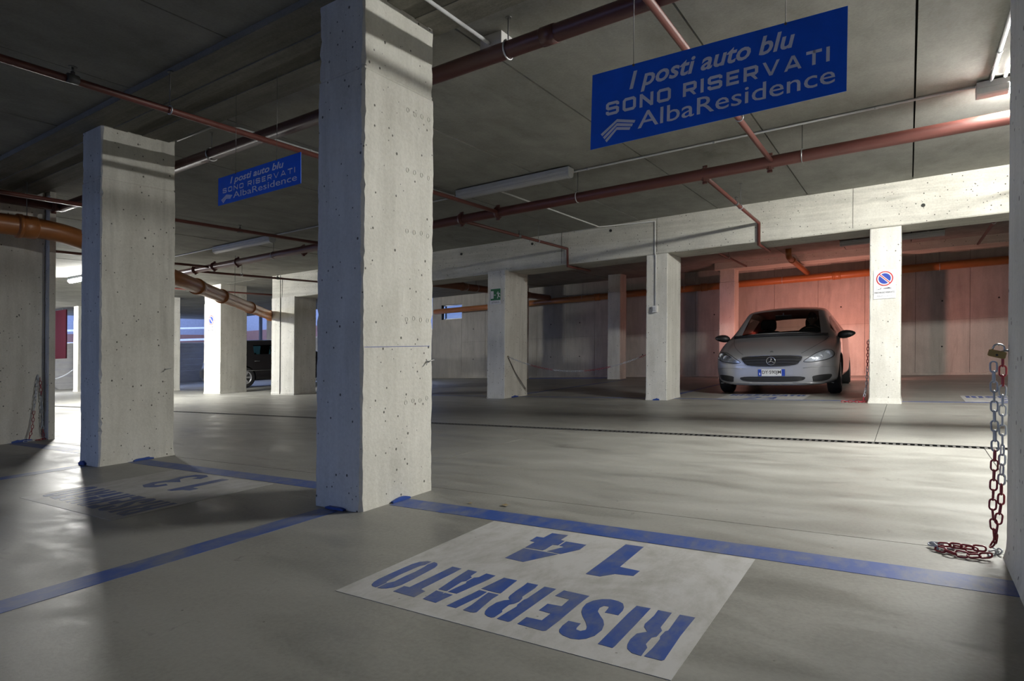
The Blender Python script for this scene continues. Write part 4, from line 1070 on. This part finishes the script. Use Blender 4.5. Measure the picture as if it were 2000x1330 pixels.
def wheel(parent, x, y, r, wdt, side, spokes=7):
    """tyre with alloy rim, outer face towards side*x"""
    m = MB(); n = 32; prof = [(-wdt / 2, r * .66), (-wdt / 2 + .005, r * .92), (-wdt / 2 + .03, r), (wdt / 2 - .03, r), (wdt / 2 - .005, r * .92), (wdt / 2, r * .66)]
    vs = []
    for k in range(n):
        a = 2 * math.pi * k / n; vs += [(x + side * u, y + q * math.cos(a), r + q * math.sin(a)) for u, q in prof]
    np_ = len(prof); fs = [(k * np_ + j, k * np_ + j + 1, ((k + 1) % n) * np_ + j + 1, ((k + 1) % n) * np_ + j) for k in range(n) for j in range(np_ - 1)]
    t = lmb(m.add(vs, fs, True), 'wheel', 'rubber', parent)
    m = MB(); xo = x + side * wdt * .40
    def pt(u, q, a): return (u, y + q * math.cos(a), r + q * math.sin(a))
    # rim ring, barrel and spokes
    vs = []; pr = [(wdt * .46, r * .67), (wdt * .48, r * .63), (wdt * .40, r * .58), (-wdt * .3, r * .56)]
    for k in range(n):
        a = 2 * math.pi * k / n; vs += [pt(x + side * u, q, a) for u, q in pr]
    m.add(vs, [(k * 4 + j, k * 4 + j + 1, ((k + 1) % n) * 4 + j + 1, ((k + 1) % n) * 4 + j) for k in range(n) for j in range(3)], True)
    for k in range(spokes):
        a = 2 * math.pi * k / spokes; da = .16
        vs = [pt(xo, r * .14, a - .5), pt(xo, r * .14, a + .5), pt(xo, r * .60, a + da), pt(xo, r * .60, a - da)]
        vs += [(p[0] - side * .03, p[1], p[2]) for p in vs]
        m.add(vs, [(0, 1, 2, 3), (4, 7, 6, 5), (0, 4, 5, 1), (1, 5, 6, 2), (2, 6, 7, 3), (3, 7, 4, 0)])
    m.tube([(xo - side * .03, y, r), (xo + side * .008, y, r)], r * .17, 14)
    rim = lmb(m, 'rim', 'alloy', t)
    m = MB(); m.tube([(x - side * wdt * .3, y, r), (x - side * wdt * .26, y, r)], r * .57, 24); lmb(m, 'brake_disc', 'iron', t)
    return t

# ---------------- silver hatchback, nose towards the camera
car = car_base('car', 'silver hatchback with its nose towards the aisle and brake lamps glowing', S(-1.765, 10.16, 0), R(1.3))
car.scale = (1.06, 1.0, 1.0)
def sec(zt, zs, wt, dz, wb, zb, ws, wm, wl, zsill, zbot=.16, zmid=.52):
    """half section: top centre .. glass edge, roof edge, window head, belt, shoulder, door, sill, underside"""
    return [(0, zt), (wt * .52, zt - dz * .25), (wt * .90, zt - dz * .75), (wt, zt - dz * 1.25), (wt + (wb - wt) * .16, zt - dz * 1.25 - (zt - dz * 1.25 - zb) * .14),
            (wb, zb), (ws, zb - .07), (wm, zmid), (wl, .30), (wl - .03, zsill), (0, zbot)]
ST = [
 (0.000, sec(.600, 0, .40, .015, .43, .555, .45, .46, .44, .20, .20, .45)),
 (0.035, sec(.640, 0, .56, .030, .60, .585, .62, .64, .62, .155, .17, .45)),
 (0.110, sec(.690, 0, .62, .035, .70, .630, .735, .75, .73, .14, .16, .46)),
 (0.240, sec(.745, 0, .66, .035, .765, .680, .805, .825, .81, .14, .16, .47)),
 (0.450, sec(.805, 0, .69, .040, .80, .735, .845, .868, .85, .15, .16, .50)),
 (0.720, sec(.872, 0, .69, .045, .815, .800, .862, .880, .862, .16, .16, .52)),
 (0.960, sec(.925, 0, .695, .045, .825, .855, .866, .880, .862, .17, .16, .54)),
 (1.040, sec(.972, 0, .690, .045, .826, .868, .867, .880, .862, .17, .16, .54)),
 (1.300, sec(1.165, 0, .655, .060, .828, .900, .868, .880, .862, .17, .16, .55)),
 (1.560, sec(1.325, 0, .615, .060, .828, .915, .868, .880, .862, .17, .16, .55)),
 (1.740, sec(1.410, 0, .592, .060, .828, .925, .868, .880, .862, .17, .16, .55)),
 (1.820, sec(1.435, 0, .598, .055, .828, .930, .868, .880, .862, .17, .16, .55)),
 (2.220, sec(1.475, 0, .590, .055, .828, .945, .868, .880, .862, .17, .16, .55)),
 (2.300, sec(1.478, 0, .588, .055, .828, .950, .868, .880, .862, .17, .16, .55)),
 (2.900, sec(1.462, 0, .580, .055, .822, .975, .862, .878, .860, .17, .16, .56)),
 (3.200, sec(1.430, 0, .570, .055, .812, .995, .852, .868, .850, .17, .16, .57)),
 (3.420, sec(1.385, 0, .560, .055, .800, 1.00, .838, .855, .840, .18, .17, .57)),
 (3.500, sec(1.345, 0, .555, .050, .792, 1.00, .830, .848, .830, .18, .17, .57)),
 (3.700, sec(1.020, 0, .640, .040, .770, .955, .805, .825, .81, .19, .18, .57)),
 (3.760, sec(.960, 0, .640, .040, .750, .91, .785, .805, .79, .20, .18, .57)),
 (3.860, sec(.800, 0, .58, .040, .660, .74, .70, .73, .70, .24, .22, .52)),
]
def mm_car(i, j):
    if 7 <= i <= 9 and j <= 1: return 1          # windscreen
    if i == 17 and j <= 1: return 3              # rear window
    if j == 4 and i in (8, 9, 10, 11): return 2  # front side window
    if j == 4 and i in (13, 14): return 2        # rear side window
    if 0 < 0: return 4
    return 0
bvh, parts = loft_body(ST, mm_car, [(.74, .30), (3.18, .30)], car, ['silver', 'car_glass', 'car_glass', 'car_glass', 'trim'], ['body', 'windscreen', 'window', 'rear_window', 'wheel_arch'], .335)
parts['windscreen']['label'] = 'clear raked windscreen'
def patch(name, outline, mat, off=.004, parent=car, sub=4, **kw):
    vs, fs = project(bvh, outline, off, sub=sub); return lobj(name, mat, vs, fs, True, parent, **kw)
def mir(pts): return [(-x, z) for x, z in reversed(pts)]
# grille with three slats and a star badge
gr_o = smooth_poly([(-.425, .615), (0, .628), (.425, .615), (.405, .545), (.345, .475), (.20, .455), (0, .450), (-.20, .455), (-.345, .475), (-.405, .545)], 2)
gr = patch('grille', gr_o, 'trim', .006, label='black slatted grille')
edge = drape(bvh, gr_o, .010); lmb(MB().tube(edge, .0055, 6, closed=True), 'grille_frame', 'chrome', gr)
for z, hw in ((.580, .395), (.535, .375), (.492, .335)):
    lmb(MB().tube(drape(bvh, [(-hw + 2 * hw * k / 16, z + .006 * (1 - (k / 8 - 1) ** 2)) for k in range(17)], .012), .006, 6), 'grille_slat', 'trim', gr)
hit = bvh.ray_cast(Vector((0, -3, .538)), Vector((0, 1, 0)))[0]
sc = Vector((0, hit.y - .022, .540)); m = MB(); ax, az = Vector((1, 0, 0)), Vector((0, .12, 1)).normalized()
m.tube(arc_pts(sc, ax, az, .060, 0, 2 * math.pi, 28)[:-1], .0062, 8, closed=True)
for k in range(3):
    a = R(90 + 120 * k); tip = sc + (ax * math.cos(a) + az * math.sin(a)) * .060
    m.tube([sc, tip], [.0105, .0025], 6)
lmb(m, 'emblem', 'chrome', gr, label='chrome three-pointed star in a ring')
hb = bvh.ray_cast(Vector((0, -3, .675)), Vector((0, 1, 0)))[0]
lmb(MB().tube([hb + Vector((0, -.004, 0)), hb + Vector((0, .006, 0))], .022, 16), 'bonnet_badge', 'iron', car)
# lower openings
lo_o = smooth_poly([(-.465, .302), (0, .296), (.465, .302), (.41, .222), (0, .215), (-.41, .222)], 2)
lo = patch('air_intake', lo_o, 'trim', .006)
for z in (.245, .270): lmb(MB().tube(drape(bvh, [(-.40 + .8 * k / 12, z) for k in range(13)], .009), .003, 5), 'grille_slat', 'iron', lo)
fg = smooth_poly([(.525, .300), (.63, .322), (.765, .330), (.775, .300), (.74, .245), (.66, .222), (.535, .215), (.55, .25)], 2)
for oo in (fg, mir(fg)):
    fo = patch('fog_lamp_opening', oo, 'trim', .006)
# headlamps: dark bezel, bowls, clear lens
hl = smooth_poly([(.415, .520), (.50, .585), (.60, .655), (.695, .695), (.765, .690), (.812, .640), (.80, .585), (.72, .545), (.60, .522), (.50, .512)], 2)
for sgn in (1, -1):
    o_ = hl if sgn > 0 else mir(hl)
    h = patch('headlamp', o_, 'reflector', .004, label='clear almond-shaped headlamp')
    for (u, v, rr_) in ((.56, .563, .032), (.645, .600, .042), (.725, .640, .040), (.765, .60, .022)):
        c = drape(bvh, [(sgn * u, v)], .008)[0]
        m = MB(); nr = 16
        vs = []
        for q, dp in ((rr_, -.004), (rr_ * .8, .012), (rr_ * .45, .02), (rr_ * .28, .004)):
            vs += [c + Vector((q * math.cos(2 * math.pi * k / nr), dp, q * math.sin(2 * math.pi * k / nr))) for k in range(nr)]
        m.add(vs, [(a * nr + k, a * nr + (k + 1) % nr, (a + 1) * nr + (k + 1) % nr, (a + 1) * nr + k) for a in range(3) for k in range(nr)] + [tuple(3 * nr + k for k in range(nr))], True)
        lmb(m, 'lamp_bowl', 'bowl', h)
    lmb(MB().tube(drape(bvh, o_, .006), .005, 6, closed=True), 'lamp_seal', 'trim', h)
    vs, fs = project(bvh, o_, .022); lobj('lamp_lens', 'lamp_glass', vs, fs, True, h)
# bumper crease and bonnet shut line
for sgn in (1, -1):
    lmb(MB().tube(drape(bvh, [(sgn * (.42 + .40 * k / 14), .425 + .012 * math.sin(k / 14 * 3)) for k in range(15)], .001), .0045, 5), 'bumper_crease', 'silver', car)
    lmb(MB().tube(drape(bvh, [(sgn * (.70 - .30 * k / 12), .900 - .255 * (k / 12) ** .75) for k in range(13)], .0005), .0028, 5), 'bonnet_seam', 'trim', car)
    lmb(MB().tube(drape(bvh, [(sgn * (.28 + .5 * k / 10), .205 - .02 * k / 10) for k in range(11)], .004), .006, 5), 'bumper_lip', 'silver', car)
# number plate
py = bvh.ray_cast(Vector((0, -3, .36)), Vector((0, 1, 0)))[0].y
pl_ = lmb(MB().rbox(-.182, .182, py - .016, py - .004, .308, .412), 'number_plate', 'plate', car, label='white plate with blue ends reading DY 590JM')
frp = lambda u, v, wv: Vector((-.182 + u * .364, py - .0165 - wv, .308 + v * .104))
for u0, u1 in ((0, .125), (.875, 1)):
    lmb(MB().add([frp(u, v, .0005) for u, v in ((u0, 0), (u1, 0), (u1, 1), (u0, 1))], [(0, 1, 2, 3)]), 'blue_band', 'blue', pl_)
m = MB(); fit_text(m, 'DY·590JM', frp, .145, .855, .17, .83, .001, bold=.012); lmb(m, 'lettering', 'black', pl_)
m = MB(); fit_text(m, 'I', frp, .045, .075, .15, .5, .0012); lmb(m, 'lettering', 'white', pl_)
lmb(MB().rbox(.19, .29, py - .010, py + .01, .318, .405), 'plate_holder', 'silver', car)
# mirrors
for sgn in (1, -1):
    c = Vector((sgn * .925, 1.20, .925)); m = MB(); nu, nv = 12, 8; vs = []
    for i in range(nv + 1):
        ph = -math.pi / 2 + math.pi * i / nv
        for k in range(nu):
            th = 2 * math.pi * k / nu; cx_, sx_ = math.cos(th), math.sin(th)
            vs.append(c + Vector((sgn * .125 * math.sin(ph), .085 * math.cos(ph) * cx_ - .01, .060 * math.cos(ph) * sx_ * (1.1 - .25 * math.sin(ph)) + .012 * math.sin(ph))))
    m.add(vs, [(i * nu + k, i * nu + (k + 1) % nu, (i + 1) * nu + (k + 1) % nu, (i + 1) * nu + k) for i in range(nv) for k in range(nu)], True)
    m.tube([(sgn * .80, 1.22, .885), (sgn * .87, 1.21, .905)], .022, 8)
    mo = lmb(m, 'wing_mirror', 'trim', car)
    m = MB(); m.tube([c + Vector((sgn * .03, -.08, -.01)), c + Vector((sgn * .09, -.06, .0))], .009, 6); lmb(m, 'indicator_strip', 'chrome', mo)
# wheels
for x, y in ((.765, .74), (-.765, .74), (.765, 3.18), (-.765, 3.18)):
    wheel(car, x, y, .300, .185, 1 if x > 0 else -1)
# windscreen header band, wiper, dashboard, cabin
lmb(MB().tube([(-.62, 1.03, .955), (-.1, 1.06, .968), (.55, 1.02, .958)], .012, 6), 'wiper', 'trim', car)
lmb(MB().tube([(-.69, .985, .935), (-.35, .955, .945), (0, .945, .948), (.35, .955, .945), (.69, .985, .935)], .022, 8), 'cowl_panel', 'trim', car)
m = MB(); m.hexa([(-.76, 1.05, .55), (.76, 1.05, .55), (.76, 1.62, .55), (-.76, 1.62, .55), (-.70, 1.06, .93), (.70, 1.06, .93), (.74, 1.55, .965), (-.74, 1.55, .965)]); lmb(m, 'dashboard', 'cabin', car)
m = MB(); m.hexa([(-.78, 1.4, .20), (.78, 1.4, .20), (.78, 3.5, .25), (-.78, 3.5, .25), (-.78, 1.4, .24), (.78, 1.4, .24), (.78, 3.5, .29), (-.78, 3.5, .29)]); lmb(m, 'cabin_floor', 'cabin', car)
for sgn in (1, -1):
    m = MB(); m.hexa([(sgn * .80, 1.3, .3), (sgn * .84, 1.3, .3), (sgn * .84, 3.4, .3), (sgn * .80, 3.4, .3), (sgn * .77, 1.3, .88), (sgn * .81, 1.3, .88), (sgn * .79, 3.4, .95), (sgn * .75, 3.4, .95)]); lmb(m, 'door_lining', 'cabin', car)
def seat(x, y, head=True):
    m = MB()
    def cush(p0, p1, wd, th, n=8):
        vs = []; d = (Vector(p1) - Vector(p0)); L_ = d.length; d.normalize(); up = Vector((1, 0, 0)).cross(d)
        for k in range(n + 1):
            t = k / n; e = 1 - .25 * abs(2 * t - 1) ** 4; c = Vector(p0) + d * L_ * t
            for a in range(12):
                an = 2 * math.pi * a / 12; cx_, sx_ = math.cos(an), math.sin(an)
                vs.append(c + Vector((1, 0, 0)) * wd / 2 * e * (abs(cx_) ** .5) * (1 if cx_ > 0 else -1) + up * th / 2 * e * (abs(sx_) ** .6) * (1 if sx_ > 0 else -1))
        m.add(vs, [(k * 12 + a, k * 12 + (a + 1) % 12, (k + 1) * 12 + (a + 1) % 12, (k + 1) * 12 + a) for k in range(n) for a in range(12)] + [tuple(range(12)), tuple(n * 12 + a for a in range(12))], True)
    cush((x, y - .25, .52), (x, y + .22, .46), .50, .16); cush((x, y + .22, .48), (x, y + .42, 1.03), .48, .13)
    if head: cush((x, y + .42, 1.05), (x, y + .455, 1.26), .27, .10); m.tube([(x - .06, y + .42, 1.0), (x - .06, y + .44, 1.12)], .008, 6); m.tube([(x + .06, y + .42, 1.0), (x + .06, y + .44, 1.12)], .008, 6)
    lmb(m, 'seat', 'cabin', car)
seat(.37, 2.0); seat(-.37, 2.0)
m = MB(); m.hexa([(-.66, 2.85, .40), (.66, 2.85, .40), (.66, 3.3, .40), (-.66, 3.3, .40), (-.66, 2.85, .55), (.66, 2.85, .55), (.66, 3.3, .52), (-.66, 3.3, .52)])
m.hexa([(-.62, 3.25, .5), (.62, 3.25, .5), (.62, 3.36, .5), (-.62, 3.36, .5), (-.60, 3.38, .96), (.60, 3.38, .96), (.60, 3.46, .96), (-.60, 3.46, .96)]); lmb(m, 'rear_bench', 'cabin', car)
m = MB(); m.tube(arc_pts(Vector((.37, 1.68, .93)), Vector((1, 0, 0)), Vector((0, .38, .92)), .18, 0, 2 * math.pi, 24)[:-1], .014, 8, closed=True)
m.tube([(.20, 1.68, .93), (.54, 1.68, .93)], .018, 6); m.tube([(.37, 1.68, .93), (.37, 1.50, .86)], .03, 8); lmb(m, 'steering_wheel', 'cabin', car)
m = MB(); m.hexa([(-.12, 1.52, 1.235), (.12, 1.52, 1.235), (.12, 1.545, 1.235), (-.12, 1.545, 1.235), (-.125, 1.52, 1.30), (.125, 1.52, 1.30), (.125, 1.545, 1.30), (-.125, 1.545, 1.30)]); m.tube([(0, 1.53, 1.28), (0, 1.55, 1.34)], .012, 6); lmb(m, 'rear_view_mirror', 'cabin', car)
# tail lamps, burning
for sgn in (1, -1):
    m = MB(); m.hexa([(sgn * .60, 3.825, .56), (sgn * .755, 3.775, .56), (sgn * .765, 3.82, .56), (sgn * .61, 3.875, .56), (sgn * .60, 3.81, .76), (sgn * .765, 3.77, .76), (sgn * .775, 3.82, .76), (sgn * .61, 3.87, .76)])
    lmb(m, 'brake_lamp', 'brake', car, label='brake lamp glowing red')
    for en, sz in (((170, 168), (80, 75)) if sgn > 0 else ((70, 165),)):
        ld = bpy.data.lights.new('brake_light', 'SPOT'); ld.energy = en; ld.color = (1.0, 0.40, 0.33); ld.spot_size = R(sz); ld.spot_blend = 1.0; ld.shadow_soft_size = .06
        lo_ = bpy.data.objects.new('brake_light', ld); COL.objects.link(lo_); lo_.parent = car; lo_.location = (sgn * .70, 3.90, .70); lo_.rotation_euler = (R(97), 0, R(-6 if sgn > 0 else 4))

# ---------------- driver
def person():
    t = bpy.data.objects.new('person', None); COL.objects.link(t)
    org = car.matrix_basis @ Vector((.37, 2.0, .30)); t.location = org; t.rotation_euler = car.rotation_euler
    setp(t, 'person in dark clothes sitting at the wheel of the silver car, hands on the rim', 'person')
    P = []; E_ = []; Rd = []
    def v(p, r, par=None):
        P.append(Vector(p)); Rd.append(r)
        if par is not None: E_.append((par, len(P) - 1))
        return len(P) - 1
    z0 = .30
    hip = v((0, .12, .60 - z0), .155); b1_ = v((0, .17, .74 - z0), .15, hip); b2_ = v((0, .20, .90 - z0), .165, b1_); b3_ = v((0, .215, 1.02 - z0), .13, b2_)
    nk = v((0, .20, 1.09 - z0), .058, b3_); hd = v((0, .185, 1.15 - z0), .075, nk)
    hands = []
    for s in (-1, 1):
        sh = v((s * .185, .20, 1.00 - z0), .068, b3_); el = v((s * .27, -.02, .83 - z0), .046, sh); wr = v((s * .19, -.26, .92 - z0), .030, el); hands.append((s, wr))
        kn = v((s * .12, .05, .58 - z0), .10, hip); k2 = v((s * .14, -.34, .62 - z0), .072, kn); ft = v((s * .13, -.52, .36 - z0), .045, k2); v((s * .13, -.66, .33 - z0), .04, ft)
    for s, wr in hands:
        pm = v((s * .185, -.30, .945 - z0), .032, wr)
        for k in range(4):
            o = (k - 1.5) * .018; ln = (.030, .036, .034, .026)[k]
            a = v((s * .182 - s * .01, -.325, .955 - z0 + o), .0095, pm); b_ = v((s * .172, -.345 - ln * .3, .958 - z0 + o), .0088, a); v((s * .158, -.335, .955 - z0 + o), .008, b_)
        a = v((s * .165, -.305, .972 - z0), .011, pm); v((s * .150, -.322, .985 - z0), .009, a)
    me = bpy.data.meshes.new('body'); me.from_pydata([tuple(p) for p in P], E_, []); me.update()
    o = bpy.data.objects.new('tmp', me); COL.objects.link(o)
    sk = o.modifiers.new('k', 'SKIN'); sk.use_smooth_shade = True
    for i, d in enumerate(me.skin_vertices[0].data): d.radius = (Rd[i], Rd[i]); d.use_root = (i == 0)
    su = o.modifiers.new('u', 'SUBSURF'); su.levels = 2; su.render_levels = 2
    dg = bpy.context.evaluated_depsgraph_get(); ev = bpy.data.meshes.new_from_object(o.evaluated_get(dg)); bpy.data.objects.remove(o)
    ev.materials.clear(); ev.materials.append(M['cloth']); ev.materials.append(M['skin'])
    for p in ev.polygons:
        p.use_smooth = True
        c = p.center
        p.material_index = 1 if (c.z > 1.075 - z0 or (c.y < -.27 and c.z > .85 - z0)) else 0
    b = bpy.data.objects.new('body', ev); COL.objects.link(b); b.parent = t
    # head with brow, nose, chin, ears; face towards the windscreen
    hc = Vector((0, .165, 1.235 - z0)); m = MB(); nu, nv = 24, 18; vs = []
    for i in range(nv + 1):
        ph = -math.pi / 2 + math.pi * i / nv
        for k in range(nu):
            th = 2 * math.pi * k / nu; x = math.cos(ph) * math.cos(th); y = math.cos(ph) * math.sin(th); z = math.sin(ph)
            fx, fy, fz = .076, .098, .118
            if z < 0: fx *= 1 - .28 * z * z; fy *= 1 - .15 * z * z
            p = Vector((x * fx, y * fy, z * fz))
            if y < 0:
                p.y -= .020 * math.exp(-((x / .16) ** 2 + ((z + .12) / .16) ** 2))       # nose
                p.y += .010 * (math.exp(-(((x - .38) / .18) ** 2 + ((z - .06) / .12) ** 2)) + math.exp(-(((x + .38) / .18) ** 2 + ((z - .06) / .12) ** 2)))
                p.y -= .006 * math.exp(-((x / .3) ** 2 + ((z + .48) / .06) ** 2)); p.y -= .008 * math.exp(-((x / .3) ** 2 + ((z + .8) / .15) ** 2))
            vs.append(hc + p)
    m.add(vs, [(i * nu + k, i * nu + (k + 1) % nu, (i + 1) * nu + (k + 1) % nu, (i + 1) * nu + k) for i in range(nv) for k in range(nu)], True)
    hd_ = lmb(m, 'head', 'skin', t)
    m = MB(); vs = []
    for i in range(9):
        ph = R(-5) + R(95) * i / 8
        for k in range(nu):
            th = 2 * math.pi * k / nu; y = math.sin(th)
            lift = .55 if y < -.3 else (-.25 if y > .2 else 0)
            a = ph * (1 - .0) if i else ph + lift
            vs.append(hc + Vector((.083 * math.cos(a) * math.cos(th), .107 * math.cos(a) * y + .004, .126 * math.sin(max(a, ph)))))
    m.add(vs, [(i * nu + k, i * nu + (k + 1) % nu, (i + 1) * nu + (k + 1) % nu, (i + 1) * nu + k) for i in range(8) for k in range(nu)], True); lmb(m, 'hair', 'hair', t)
    for s in (-1, 1):
        lmb(MB().tube([hc + Vector((s * .074, .01, -.03)), hc + Vector((s * .086, .018, .0)), hc + Vector((s * .080, .012, .03))], [.008, .014, .010], 8), 'ear', 'skin', hd_)
        lmb(MB().tube([hc + Vector((s * .030, -.083, .008)), hc + Vector((s * .030, -.091, .008))], .011, 10), 'eye', 'white', hd_)
person()

# ---------------- black minivan, tail towards the aisle
van = car_base('minivan', 'black minivan half hidden behind two pillars at the left', S(-17.86, 10.60, 0), R(-18))
def vs_(zt, wt, dz, wb, zb, ws, wm, wl, zsill): return sec(zt, 0, wt, dz, wb, zb, ws, wm, wl, zsill, .18, .58)
SV = [
 (0.00, vs_(.62, .66, .02, .72, .60, .76, .78, .76, .26)), (0.06, vs_(.72, .70, .02, .78, .68, .82, .84, .82, .22)),
 (0.12, vs_(.95, .72, .03, .80, .90, .845, .87, .85, .21)), (0.22, vs_(1.10, .70, .04, .81, .95, .855, .885, .86, .20)),
 (0.34, vs_(1.36, .62, .05, .815, .96, .86, .89, .865, .20)), (0.46, vs_(1.43, .61, .05, .815, .96, .865, .892, .87, .20)),
 (0.95, vs_(1.47, .61, .05, .82, .955, .868, .895, .87, .20)), (1.05, vs_(1.475, .61, .05, .82, .955, .868, .895, .87, .20)),
 (1.95, vs_(1.475, .61, .05, .82, .945, .868, .895, .87, .20)), (2.05, vs_(1.47, .61, .05, .82, .945, .868, .895, .87, .20)),
 (2.55, vs_(1.42, .62, .05, .82, .94, .868, .895, .87, .20)), (3.0, vs_(1.22, .68, .05, .82, .93, .866, .893, .87, .20)),
 (3.35, vs_(1.0, .72, .04, .815, .91, .862, .89, .865, .20)), (3.8, vs_(.90, .70, .04, .79, .83, .84, .87, .85, .20)),
 (4.15, vs_(.76, .62, .03, .70, .70, .74, .77, .75, .22)), (4.28, vs_(.66, .45, .02, .52, .60, .55, .57, .55, .26))]
def mm_van(i, j):
    if j == 4 and i in (5, 7, 9, 10): return 1
    if i == 3 and j <= 1: return 1
    if i in (10, 11) and j <= 1: return 1
    return 0
bv2, pv = loft_body(SV, mm_van, [(.86, .315), (3.42, .315)], van, ['van_paint', 'tint_glass', 'trim'], ['body', 'window', 'wheel_arch'], .35)
for x, y in ((.79, .86), (-.79, .86), (.79, 3.42), (-.79, 3.42)): wheel(van, x, y, .315, .19, 1 if x > 0 else -1, 6)
for sgn in (1, -1):
    lmb(MB().hexa([(sgn * .72, .075, .80), (sgn * .80, .16, .80), (sgn * .84, .22, .80), (sgn * .74, .22, .80), (sgn * .68, .16, 1.08), (sgn * .77, .24, 1.08), (sgn * .80, .30, 1.08), (sgn * .70, .30, 1.08)]), 'tail_lamp', 'reflector', van, label='pale tail lamp')
    lmb(MB().tube([(sgn * .893, .9, .52), (sgn * .902, 1.4, .51), (sgn * .902, 2.9, .51), (sgn * .892, 3.05, .52)], .012, 6), 'rubbing_strip', 'iron', van)
    for yh in (1.15, 2.1):
        lmb(MB().tube([(sgn * .885, yh, .80), (sgn * .905, yh + .03, .80), (sgn * .905, yh + .14, .80), (sgn * .885, yh + .17, .80)], .011, 6), 'door_handle', 'chrome', van)
lmb(MB().rbox(-.70, .70, -.03, .05, .34, .56), 'rear_bumper', 'trim', van)
for y in (1.3, 2.2):
    m = MB()
    for x in (-.38, .38):
        m.hexa([(x - .24, y, .5), (x + .24, y, .5), (x + .24, y + .12, .5), (x - .24, y + .12, .5), (x - .20, y - .10, 1.05), (x + .20, y - .10, 1.05), (x + .20, y, 1.05), (x - .20, y, 1.05)])
        m.hexa([(x - .12, y - .13, 1.07), (x + .12, y - .13, 1.07), (x + .12, y - .05, 1.07), (x - .12, y - .05, 1.07), (x - .10, y - .15, 1.25), (x + .10, y - .15, 1.25), (x + .10, y - .08, 1.25), (x - .10, y - .08, 1.25)])
    lmb(m, 'seat_row', 'cabin', van)
